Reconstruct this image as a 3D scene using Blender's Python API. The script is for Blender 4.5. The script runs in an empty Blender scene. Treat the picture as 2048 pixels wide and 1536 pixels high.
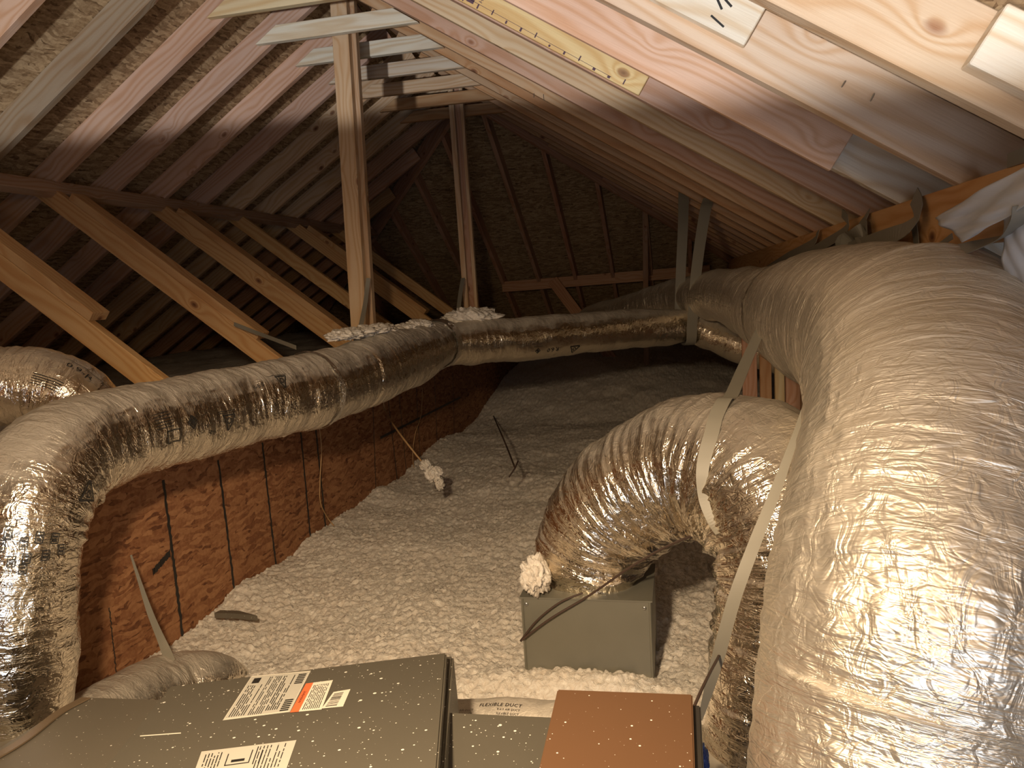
import bpy, bmesh, math, random
import numpy as np
from mathutils import Vector, Matrix

S = bpy.context.scene
C = S.collection
random.seed(7)
# ------------------------------------------------------------------ camera
FOC, VX, VY, ROLL, CH = 1520.0, 1355.0, 550.0, -0.03, 1.167
def _axes():
    d = np.array([(VX-1024)/FOC, -(VY-768)/FOC, 1.0]); d /= np.linalg.norm(d)
    up = np.array([math.sin(ROLL), math.cos(ROLL), 0.0]); up -= d*(up@d); up /= np.linalg.norm(up)
    D = np.array([d[0], d[1], -d[2]]); U = np.array([up[0], up[1], -up[2]])
    return np.array([np.cross(D, U), D, U])
AX = _axes()
cam = bpy.data.cameras.new('camera'); cam.sensor_width = 36; cam.lens = FOC/2048*36; cam.clip_start = 0.02
camo = bpy.data.objects.new('camera', cam); C.objects.link(camo)
camo.matrix_world = Matrix.Translation((0, 0, CH)) @ Matrix([list(r) for r in AX]).to_4x4()
S.camera = camo
# ------------------------------------------------------------------ world, lights, exposure
w = bpy.data.worlds.new('world'); S.world = w; w.use_nodes = True
w.node_tree.nodes['Background'].inputs[0].default_value = (0.02, 0.017, 0.014, 1)
w.node_tree.nodes['Background'].inputs[1].default_value = 0.15
S.view_settings.view_transform = 'Standard'; S.view_settings.look = 'None'
S.cycles.diffuse_bounces = 2
S.view_settings.exposure = 0.0; S.view_settings.gamma = 1; S.view_settings.use_curve_mapping = False

def light(name, kind, loc, energy, color, target=None, **kw):
    l = bpy.data.lights.new(name, kind); l.energy = energy; l.color = color
    for k, v in kw.items(): setattr(l, k, v)
    o = bpy.data.objects.new(name, l); C.objects.link(o); o.location = loc
    if target is not None:
        o.rotation_euler = (Vector(target)-Vector(loc)).to_track_quat('-Z', 'Y').to_euler()
    return o
# cool work lamp standing low behind the camera, shining straight up under an added blocking disc
light('work_lamp', 'SPOT', (-0.8, -2.2, CH-0.72), 720, (0.97, 0.98, 1.0), target=(-0.8, -2.19, CH+2.0),
      spot_size=math.radians(150.6), spot_blend=0.015, shadow_soft_size=0.06)
# warm clamp lamp just above and left of the camera, aimed down the attic floor
light('warm_clamp_lamp', 'SPOT', (-0.35, 0.15, CH+0.30), 212, (1.0, 0.76, 0.49), target=(-0.70, 2.5, CH-1.45),
      spot_size=math.radians(92), spot_blend=1.0, shadow_soft_size=0.05)
# weaker warm bulb behind the camera
light('warm_bulb', 'POINT', (-0.2, -1.3, CH+0.45), 15, (1.0, 0.72, 0.42), shadow_soft_size=0.06)
# daylight coming up through the access hatch behind
light('hatch_daylight', 'AREA', (0.25, -0.9, CH-0.45), 15, (0.66, 0.79, 1.0), target=(0.45, 1.6, CH-0.35),
      shape='RECTANGLE', size=1.3, size_y=0.8)

# ------------------------------------------------------------------ helpers
def ray(px, py):
    c = np.array([(px-1024)/FOC, -(py-768)/FOC, -1.0]); return AX @ c
def P(px, py, d):                      # point at depth y = d
    r = ray(px, py)*1.0; r = r*d/r[1]; return Vector((r[0], r[1], r[2]+CH))
def PZ(px, py, z):                     # point on the level z (camera relative)
    r = ray(px, py); r = r*z/r[2]; return Vector((r[0], r[1], r[2]+CH))
def PP(px, py, c, n):                  # point on a plane
    r = Vector(ray(px, py)); o = Vector((0, 0, CH)); t = (c-o).dot(n)/r.dot(n); return o+r*t

def tag(o, label=None, cat=None, group=None, kind=None):
    if label: o['label'] = label
    if cat: o['category'] = cat
    if group: o['group'] = group
    if kind: o['kind'] = kind
    return o
def mesh_obj(name, verts, faces, mat=None, parent=None, smooth=False, uv=None):
    me = bpy.data.meshes.new(name); me.from_pydata([tuple(v) for v in verts], [], faces); me.update()
    if smooth: me.polygons.foreach_set('use_smooth', [True]*len(me.polygons))
    if uv is not None:
        l = me.uv_layers.new(name='UVMap'); idx = np.empty(len(me.loops), dtype=np.int32)
        me.loops.foreach_get('vertex_index', idx); l.data.foreach_set('uv', np.asarray(uv, dtype=np.float32)[idx].ravel())
    if mat: me.materials.append(mat)
    o = bpy.data.objects.new(name, me); C.objects.link(o)
    if parent: o.parent = parent
    return o
def bm_obj(name, bm, mat, parent=None, smooth=False):
    me = bpy.data.meshes.new(name); bm.to_mesh(me); bm.free()
    if smooth: me.polygons.foreach_set('use_smooth', [True]*len(me.polygons))
    if mat: me.materials.append(mat)
    o = bpy.data.objects.new(name, me); C.objects.link(o)
    if parent: o.parent = parent
    return o
def empty(name, loc=(0, 0, 0)):
    o = bpy.data.objects.new(name, None); C.objects.link(o); o.location = loc; return o

# lattice noise -----------------------------------------------------
_rs = np.random.RandomState(3); _G = _rs.rand(256, 256)*2-1
def vn(x, y, seed=0, per=None):
    x = np.asarray(x, float)+seed*17.31; xi = np.floor(x).astype(int); fx = x-xi
    y = np.asarray(y, float); yi = np.floor(y).astype(int); fy = y-yi
    fx = fx*fx*(3-2*fx); fy = fy*fy*(3-2*fy)
    def g(a, b):
        if per: b = b % per
        return _G[(a+seed*7) % 256, (b+seed*13) % 256]
    return (g(xi, yi)*(1-fx)+g(xi+1, yi)*fx)*(1-fy)+(g(xi, yi+1)*(1-fx)+g(xi+1, yi+1)*fx)*fy

# ------------------------------------------------------------------ materials
def newmat(name):
    m = bpy.data.materials.new(name); m.use_nodes = True; nt = m.node_tree
    return m, nt, nt.nodes['Principled BSDF']
def N(nt, t, **kw):
    n = nt.nodes.new(t)
    for k, v in kw.items():
        if k.startswith('i_'):
            key = k[2:]; key = int(key) if key.isdigit() else key
            n.inputs[key].default_value = v
        else: setattr(n, k, v)
    return n
def L(nt, a, b): nt.links.new(a, b)
def M_(nt, op, a, b=None, c=None, clamp=False):
    n = nt.nodes.new('ShaderNodeMath'); n.operation = op; n.use_clamp = clamp
    for i, v in enumerate((a, b, c)):
        if v is None: continue
        if isinstance(v, (int, float)): n.inputs[i].default_value = v
        else: nt.links.new(v, n.inputs[i])
    return n.outputs[0]
def ramp(nt, fac, stops):
    n = nt.nodes.new('ShaderNodeValToRGB'); e = n.color_ramp.elements
    while len(e) < len(stops): e.new(0.5)
    for i, (p, c) in enumerate(stops): e[i].position = p; e[i].color = (*c, 1)
    if fac is not None: nt.links.new(fac, n.inputs[0])
    return n.outputs[0]
def mix(nt, fac, a, b, mode='MIX'):
    n = nt.nodes.new('ShaderNodeMix'); n.data_type = 'RGBA'; n.blend_type = mode
    for i, v in ((0, fac), (6, a), (7, b)):
        if isinstance(v, (int, float)): n.inputs[i].default_value = v
        elif isinstance(v, tuple): n.inputs[i].default_value = (*v, 1)
        else: nt.links.new(v, n.inputs[i])
    return n.outputs[2]
def bump(nt, h, strength, dist, bsdf):
    b = N(nt, 'ShaderNodeBump'); b.inputs['Strength'].default_value = strength; b.inputs['Distance'].default_value = dist
    L(nt, h, b.inputs['Height']); L(nt, b.outputs[0], bsdf.inputs['Normal']); return b

def wood_mat():
    m, nt, bs = newmat('lumber')
    tc = N(nt, 'ShaderNodeTexCoord'); oi = N(nt, 'ShaderNodeObjectInfo')
    off = N(nt, 'ShaderNodeVectorMath', operation='ADD'); cx = N(nt, 'ShaderNodeCombineXYZ')
    r100 = M_(nt, 'MULTIPLY', oi.outputs['Random'], 83.0); L(nt, r100, cx.inputs[0]); L(nt, M_(nt, 'MULTIPLY', oi.outputs['Random'], 31.0), cx.inputs[2])
    L(nt, tc.outputs['Object'], off.inputs[0]); L(nt, cx.outputs[0], off.inputs[1]); v = off.outputs[0]
    def mp(s):
        n = N(nt, 'ShaderNodeMapping'); n.inputs['Scale'].default_value = s; L(nt, v, n.inputs[0]); return n.outputs[0]
    vo = N(nt, 'ShaderNodeTexVoronoi', voronoi_dimensions='3D', feature='F1'); vo.inputs['Scale'].default_value = 1; L(nt, mp((4.2, 7, 7)), vo.inputs['Vector'])
    dk = vo.outputs['Distance']
    no = N(nt, 'ShaderNodeTexNoise'); no.inputs['Scale'].default_value = 1; no.inputs['Detail'].default_value = 2; L(nt, mp((1.2, 9, 9)), no.inputs['Vector'])
    sp = N(nt, 'ShaderNodeSeparateXYZ'); L(nt, v, sp.inputs[0])
    bend = M_(nt, 'DIVIDE', 0.55, M_(nt, 'ADD', M_(nt, 'MULTIPLY', M_(nt, 'POWER', dk, 2.0), 9.0), 0.12))
    rr = M_(nt, 'ADD', M_(nt, 'MULTIPLY', sp.outputs[2], 210.0), M_(nt, 'MULTIPLY', no.outputs[0], 34.0))
    rr = M_(nt, 'ADD', rr, M_(nt, 'MULTIPLY', bend, 5.0))
    rings = M_(nt, 'ADD', M_(nt, 'MULTIPLY', M_(nt, 'SINE', rr), 0.5), 0.5)
    rings = M_(nt, 'POWER', rings, 1.7)
    fi = N(nt, 'ShaderNodeTexNoise'); fi.inputs['Scale'].default_value = 1; fi.inputs['Detail'].default_value = 4; L(nt, mp((9, 260, 260)), fi.inputs['Vector'])
    bl = N(nt, 'ShaderNodeTexNoise'); bl.inputs['Scale'].default_value = 1; bl.inputs['Detail'].default_value = 3; L(nt, mp((1.6, 5, 5)), bl.inputs['Vector'])
    base = mix(nt, rings, (1.0, 1.0, 1.0), (0.87, 0.76, 0.64))
    base = mix(nt, M_(nt, 'MULTIPLY', fi.outputs[0], 0.55), base, (0.82, 0.72, 0.62), 'MULTIPLY')
    base = mix(nt, ramp(nt, bl.outputs[0], [(0.40, (0, 0, 0)), (0.75, (0.6, 0.6, 0.6))]), base, (0.78, 0.66, 0.60), 'MULTIPLY')
    col = mix(nt, 1.0, base, oi.outputs['Color'], 'MULTIPLY')
    kn = ramp(nt, dk, [(0.075, (1, 1, 1)), (0.12, (0, 0, 0))])
    col = mix(nt, M_(nt, 'MULTIPLY', kn, 0.75), col, (0.24, 0.085, 0.035))
    core = ramp(nt, dk, [(0.035, (1, 1, 1)), (0.07, (0, 0, 0))])
    col = mix(nt, M_(nt, 'MULTIPLY', core, 0.7), col, (0.08, 0.03, 0.015))
    L(nt, col, bs.inputs['Base Color']); bs.inputs['Roughness'].default_value = 0.62
    bs.inputs['Specular IOR Level'].default_value = 0.35
    bump(nt, M_(nt, 'ADD', M_(nt, 'MULTIPLY', rings, -0.4), fi.outputs[0]), 0.25, 0.003, bs)
    return m
def osb_mat(name, dark, mid, light_):
    m, nt, bs = newmat(name)
    uv = N(nt, 'ShaderNodeTexCoord').outputs['UV']
    def layer(rot, s, seed):
        mp = N(nt, 'ShaderNodeMapping'); mp.inputs['Rotation'].default_value = (0, 0, rot); mp.inputs['Scale'].default_value = (*s, 1)
        mp.inputs['Location'].default_value = (seed, seed*1.7, 0)
        no = N(nt, 'ShaderNodeTexNoise', noise_dimensions='2D'); no.inputs['Scale'].default_value = 9; no.inputs['Detail'].default_value = 2
        L(nt, uv, no.inputs['Vector'])
        ad = N(nt, 'ShaderNodeMix'); ad.data_type = 'VECTOR'; ad.inputs[0].default_value = 0.045
        L(nt, uv, ad.inputs[4]); L(nt, no.outputs['Color'], ad.inputs[5]); L(nt, ad.outputs[1], mp.inputs[0])
        vo = N(nt, 'ShaderNodeTexVoronoi', voronoi_dimensions='2D', feature='F1'); vo.inputs['Scale'].default_value = 1; L(nt, mp.outputs[0], vo.inputs['Vector'])
        se = N(nt, 'ShaderNodeSeparateColor'); L(nt, vo.outputs['Color'], se.inputs[0])
        return se.outputs[0], vo.outputs['Distance']
    a, da = layer(0.5, (19, 78), 0); b, db = layer(-0.75, (23, 88), 5); c, dc = layer(1.45, (34, 110), 9)
    ga = M_(nt, 'GREATER_THAN', a, 0.52); gb = M_(nt, 'GREATER_THAN', b, 0.45)
    inner = M_(nt, 'ADD', M_(nt, 'MULTIPLY', gb, b), M_(nt, 'MULTIPLY', M_(nt, 'SUBTRACT', 1.0, gb), M_(nt, 'MULTIPLY', c, 0.75)))
    f = M_(nt, 'ADD', M_(nt, 'MULTIPLY', ga, M_(nt, 'MULTIPLY', M_(nt, 'SUBTRACT', a, 0.30), 1.35)), M_(nt, 'MULTIPLY', M_(nt, 'SUBTRACT', 1.0, ga), inner))
    f = M_(nt, 'ADD', M_(nt, 'MULTIPLY', f, 0.7), 0.14)
    cu = N(nt, 'ShaderNodeTexNoise', noise_dimensions='2D'); cu.inputs['Scale'].default_value = 26; cu.inputs['Detail'].default_value = 2; cu.inputs['Distortion'].default_value = 1.5; L(nt, uv, cu.inputs['Vector'])
    curl = N(nt, 'ShaderNodeMapRange'); curl.inputs[1].default_value = 0.0; curl.inputs[2].default_value = 0.035; curl.inputs[3].default_value = -0.16; curl.inputs[4].default_value = 0.0
    L(nt, M_(nt, 'ABSOLUTE', M_(nt, 'SUBTRACT', cu.outputs[0], 0.52)), curl.inputs[0])
    f = M_(nt, 'ADD', f, M_(nt, 'MULTIPLY', curl.outputs[0], c))
    fine = N(nt, 'ShaderNodeTexNoise', noise_dimensions='2D'); fine.inputs['Scale'].default_value = 70; fine.inputs['Detail'].default_value = 5; L(nt, uv, fine.inputs['Vector'])
    big = N(nt, 'ShaderNodeTexNoise', noise_dimensions='2D'); big.inputs['Scale'].default_value = 3; big.inputs['Detail'].default_value = 3; L(nt, uv, big.inputs['Vector'])
    f = M_(nt, 'ADD', f, M_(nt, 'MULTIPLY', M_(nt, 'SUBTRACT', fine.outputs[0], 0.5), 0.45))
    f = M_(nt, 'ADD', f, M_(nt, 'MULTIPLY', M_(nt, 'SUBTRACT', big.outputs[0], 0.5), 0.25), clamp=True)
    L(nt, ramp(nt, f, [(0.14, dark), (0.45, mid), (0.85, light_)]), bs.inputs['Base Color'])
    bs.inputs['Roughness'].default_value = 0.75; bs.inputs['Specular IOR Level'].default_value = 0.25
    bump(nt, f, 0.35, 0.003, bs); return m
def foil_mat(name, base, rough, dust=0.55, milky=0.0, scrim=0.0, bumps=0.5, us=70, vs=14):
    m, nt, bs = newmat(name)
    uv = N(nt, 'ShaderNodeTexCoord').outputs['UV']
    def no(s, sc=1, det=3, rot=0.0):
        mp = N(nt, 'ShaderNodeMapping'); mp.inputs['Scale'].default_value = (*s, 1); mp.inputs['Rotation'].default_value = (0, 0, rot); L(nt, uv, mp.inputs[0])
        n = N(nt, 'ShaderNodeTexNoise', noise_dimensions='2D'); n.inputs['Scale'].default_value = sc; n.inputs['Detail'].default_value = det
        n.inputs['Distortion'].default_value = 0.6; L(nt, mp.outputs[0], n.inputs['Vector']); return n.outputs[0]
    a = no((us, vs), 1, 3, 0.12); b = no((us*2.2, vs*3.4), 1, 2, -0.25); c = no((38, 38), 1, 3)
    ra = M_(nt, 'ABSOLUTE', M_(nt, 'SUBTRACT', a, 0.5)); rb = M_(nt, 'ABSOLUTE', M_(nt, 'SUBTRACT', b, 0.5)); rc = M_(nt, 'ABSOLUTE', M_(nt, 'SUBTRACT', c, 0.5))
    h = M_(nt, 'ADD', M_(nt, 'ADD', M_(nt, 'MULTIPLY', ra, 1.0), M_(nt, 'MULTIPLY', rb, 0.45)), M_(nt, 'MULTIPLY', rc, 0.8))
    if scrim:
        se = N(nt, 'ShaderNodeSeparateXYZ'); L(nt, uv, se.inputs[0])
        for sg in (1, -1):
            q = M_(nt, 'ADD', M_(nt, 'MULTIPLY', se.outputs[0], 1.0), M_(nt, 'MULTIPLY', se.outputs[1], 0.75*sg))
            q = M_(nt, 'ADD', q, M_(nt, 'MULTIPLY', c, 0.012))
            t = M_(nt, 'ABSOLUTE', M_(nt, 'SUBTRACT', M_(nt, 'FRACT', M_(nt, 'MULTIPLY', q, 17.0)), 0.5))
            ln = M_(nt, 'LESS_THAN', t, 0.022)
            h = M_(nt, 'ADD', h, M_(nt, 'MULTIPLY', ln, scrim))
    geo = N(nt, 'ShaderNodeNewGeometry'); sg = N(nt, 'ShaderNodeSeparateXYZ'); L(nt, geo.outputs['Normal'], sg.inputs[0])
    d = N(nt, 'ShaderNodeMapRange', interpolation_type='SMOOTHSTEP'); d.inputs[1].default_value = 0.35; d.inputs[2].default_value = 0.95; d.inputs[4].default_value = dust; L(nt, sg.outputs[2], d.inputs[0])
    du = M_(nt, 'ADD', M_(nt, 'MULTIPLY', d.outputs[0], M_(nt, 'ADD', 0.55, no((14, 14), 1, 4))), milky, clamp=True)
    col = mix(nt, du, base, (0.50, 0.43, 0.35)); L(nt, col, bs.inputs['Base Color'])
    L(nt, M_(nt, 'SUBTRACT', 1.0, M_(nt, 'MULTIPLY', du, 0.9)), bs.inputs['Metallic'])
    L(nt, M_(nt, 'ADD', rough, M_(nt, 'MULTIPLY', du, 0.4)), bs.inputs['Roughness'])
    bump(nt, h, bumps, 0.012, bs); return m
def flat_mat(name, col, rough=0.5, metal=0.0, specks=0.0, var=0.15, trans=0.0, spec=0.5, bumpy=0.0):
    m, nt, bs = newmat(name)
    tc = N(nt, 'ShaderNodeTexCoord').outputs['Object']
    no = N(nt, 'ShaderNodeTexNoise'); no.inputs['Scale'].default_value = 6; no.inputs['Detail'].default_value = 5; L(nt, tc, no.inputs['Vector'])
    c = mix(nt, M_(nt, 'MULTIPLY', no.outputs[0], var*2), col, tuple(x*0.55 for x in col))
    if specks:
        vo = N(nt, 'ShaderNodeTexVoronoi'); vo.inputs['Scale'].default_value = 70; L(nt, tc, vo.inputs['Vector'])
        se = N(nt, 'ShaderNodeSeparateColor'); L(nt, vo.outputs['Color'], se.inputs[0])
        thr = M_(nt, 'MULTIPLY', M_(nt, 'POWER', se.outputs[0], 3.0), specks)
        c = mix(nt, M_(nt, 'LESS_THAN', vo.outputs['Distance'], thr), c, (0.85, 0.80, 0.70))
        v2 = N(nt, 'ShaderNodeTexVoronoi'); v2.inputs['Scale'].default_value = 170; L(nt, tc, v2.inputs['Vector'])
        s2 = N(nt, 'ShaderNodeSeparateColor'); L(nt, v2.outputs['Color'], s2.inputs[0])
        c = mix(nt, M_(nt, 'LESS_THAN', v2.outputs['Distance'], M_(nt, 'MULTIPLY', M_(nt, 'POWER', s2.outputs[0], 6.0), specks*1.1)), c, (0.75, 0.70, 0.60))
    L(nt, c, bs.inputs['Base Color']); bs.inputs['Roughness'].default_value = rough; bs.inputs['Metallic'].default_value = metal
    bs.inputs['Specular IOR Level'].default_value = spec
    if trans: bs.inputs['Transmission Weight'].default_value = trans
    if bumpy: bump(nt, no.outputs[0], bumpy, 0.01, bs)
    return m
def insul_mat():
    m, nt, bs = newmat('loose_fill')
    tc = N(nt, 'ShaderNodeTexCoord').outputs['Object']
    a = N(nt, 'ShaderNodeTexNoise'); a.inputs['Scale'].default_value = 55; a.inputs['Detail'].default_value = 6; a.inputs['Roughness'].default_value = 0.7; a.inputs['Distortion'].default_value = 1.2; L(nt, tc, a.inputs['Vector'])
    b = N(nt, 'ShaderNodeTexNoise'); b.inputs['Scale'].default_value = 4; b.inputs['Detail'].default_value = 4; L(nt, tc, b.inputs['Vector'])
    c = mix(nt, ramp(nt, a.outputs[0], [(0.35, (0, 0, 0)), (0.65, (1, 1, 1))]), (0.80, 0.71, 0.60), (0.97, 0.93, 0.85))
    c = mix(nt, M_(nt, 'MULTIPLY', b.outputs[0], 0.5), c, (0.88, 0.78, 0.70), 'MULTIPLY')
    L(nt, c, bs.inputs['Base Color']); bs.inputs['Roughness'].default_value = 0.95; bs.inputs['Specular IOR Level'].default_value = 0.1
    bump(nt, a.outputs[0], 0.7, 0.014, bs); return m

WOOD = wood_mat()
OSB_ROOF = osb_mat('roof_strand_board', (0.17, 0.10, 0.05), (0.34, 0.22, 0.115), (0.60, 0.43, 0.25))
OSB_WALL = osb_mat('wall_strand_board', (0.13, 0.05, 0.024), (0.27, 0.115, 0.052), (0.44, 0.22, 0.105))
FOIL = foil_mat('foil_jacket', (0.86, 0.80, 0.70), 0.16, us=50, vs=12, bumps=0.5)
FOIL2 = foil_mat('crumpled_foil_jacket', (0.88, 0.80, 0.68), 0.17, dust=0.35, us=46, vs=7, bumps=0.55)
FOIL3 = foil_mat('film_faced_foil_jacket', (0.93, 0.85, 0.71), 0.32, dust=0.40, milky=0.17, scrim=0.22, us=60, vs=9, bumps=0.6)
TAPE = foil_mat('foil_tape', (0.95, 0.93, 0.88), 0.15, dust=0.0, bumps=0.7, us=90, vs=60)
INSUL = insul_mat()
GREY = flat_mat('grey_painted_steel', (0.108, 0.095, 0.072), 0.5, 0.0, specks=0.22)
GREY2 = flat_mat('light_grey_painted_steel', (0.14, 0.12, 0.09), 0.5, 0.0, specks=0.17)
BROWN = flat_mat('tan_board', (0.135, 0.066, 0.030), 0.6, 0.0, specks=0.15, var=0.06)
GALV = flat_mat('galvanised_steel', (0.27, 0.255, 0.205), 0.5, 0.5, var=0.3, bumpy=.15)
STRAP = flat_mat('grey_strap', (0.27, 0.245, 0.195), 0.5, var=0.1)
PLASTIC = flat_mat('clear_plastic', (0.92, 0.93, 0.95), 0.28, var=0.05, trans=0.35)
INK = flat_mat('black_ink', (0.02, 0.018, 0.016), 0.5, var=0)
INKP = flat_mat('purple_ink', (0.11, 0.055, 0.075), 0.7, var=0.1)
PAPER = flat_mat('label_paper', (0.52, 0.49, 0.42), 0.5, var=0.05)
PAPERW = flat_mat('white_label_paper', (0.78, 0.72, 0.60), 0.5, var=0.05)
ORANGE = flat_mat('orange_warning', (0.85, 0.17, 0.06), 0.5, var=0.03)
DARKEDGE = flat_mat('dark_edge', (0.03, 0.025, 0.02), 0.6)
WIRE_T = flat_mat('tan_cable', (0.42, 0.25, 0.11), 0.5)
WIRE_D = flat_mat('dark_cable', (0.06, 0.035, 0.025), 0.5)
METAL_N = flat_mat('nail_steel', (0.5, 0.5, 0.48), 0.3, 0.9)
BLUE = flat_mat('blue_plastic', (0.03, 0.06, 0.22), 0.45)
PLY = flat_mat('dusty_plywood', (0.33, 0.29, 0.23), 0.8, var=0.4)

PINK = (0.66, 0.45, 0.35); TANW = (0.78, 0.58, 0.39); YEL = (0.82, 0.69, 0.44); WHT = (0.88, 0.82, 0.68); RED = (0.60, 0.36, 0.25)
ORG = (0.62, 0.38, 0.20); PALE = (0.90, 0.70, 0.50)
def jit(c, a=0.06):
    k = 1+random.uniform(-a, a); return tuple(min(1, x*k*(1+random.uniform(-a, a)*0.4)) for x in c)

def board(name, p0, p1, width_dir, width, thick, tint, parent=None, bev=0.002, cut0=None, cut1=None, mat=None):
    """a sawn board from p0 to p1 (centre line); width_dir = direction of its wide dimension; object X runs along the grain"""
    p0 = Vector(p0); p1 = Vector(p1); x = (p1-p0); ln = x.length; x.normalize()
    z = Vector(width_dir); z = (z-x*z.dot(x)).normalized(); y = z.cross(x)
    bm = bmesh.new()
    nseg = max(1, int(ln/0.5))
    vs = []
    for sx in (0, 1):
        for sy, sz in ((-1, -1), (1, -1), (1, 1), (-1, 1)):
            xx = ln*sx
            if sx == 0 and cut0: xx += cut0*sz*width/2
            if sx == 1 and cut1: xx += cut1*sz*width/2
            vs.append(bm.verts.new((xx, sy*thick/2, sz*width/2)))
    f = [(0, 3, 2, 1), (4, 5, 6, 7), (0, 1, 5, 4), (1, 2, 6, 5), (2, 3, 7, 6), (3, 0, 4, 7)]
    for q in f: bm.faces.new([vs[i] for i in q])
    bmesh.ops.bevel(bm, geom=list(bm.edges), offset=bev, segments=1, affect='EDGES')
    bm.normal_update()
    o = bm_obj(name, bm, mat or WOOD, parent)
    mw = Matrix((( x.x, y.x, z.x, p0.x), (x.y, y.y, z.y, p0.y), (x.z, y.z, z.z, p0.z), (0, 0, 0, 1)))
    o.matrix_world = mw; o.color = (*tint, 1)
    return o
def tube(bm, pts, r, seg=8, closed=False):
    pts = [Vector(p) for p in pts]; prev = None; t0 = None
    for i, p in enumerate(pts):
        t = (pts[min(i+1, len(pts)-1)]-pts[max(i-1, 0)]).normalized()
        if prev is None: a = t.orthogonal().normalized()
        else: a = (a-t*a.dot(t)).normalized()
        b = t.cross(a); rr = r[i] if isinstance(r, (list, tuple)) else r
        ring = [bm.verts.new(p+(a*math.cos(k/seg*2*math.pi)+b*math.sin(k/seg*2*math.pi))*rr) for k in range(seg)]
        if prev:
            for k in range(seg): bm.faces.new((prev[k], prev[(k+1) % seg], ring[(k+1) % seg], ring[k]))
        else: bm.faces.new(list(reversed(ring)))
        prev = ring
    bm.faces.new(prev)
def spline(ctrl, n):
    """Catmull-Rom through rows of ctrl (numpy), n samples, roughly even in arc length"""
    c = np.array(ctrl, float); c = np.vstack([2*c[0]-c[1], c, 2*c[-1]-c[-2]])
    out = []
    for i in range(1, len(c)-2):
        t = np.linspace(0, 1, 60, endpoint=False)[:, None]
        p0, p1, p2, p3 = c[i-1], c[i], c[i+1], c[i+2]
        out.append(0.5*((2*p1)+(-p0+p2)*t+(2*p0-5*p1+4*p2-p3)*t**2+(-p0+3*p1-3*p2+p3)*t**3))
    out = np.vstack(out+[c[-2][None]])
    s = np.r_[0, np.cumsum(np.linalg.norm(np.diff(out[:, :3], axis=0), axis=1))]
    u = np.linspace(0, s[-1], n)
    return np.column_stack([np.interp(u, s, out[:, k]) for k in range(out.shape[1])]), s[-1]

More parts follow.
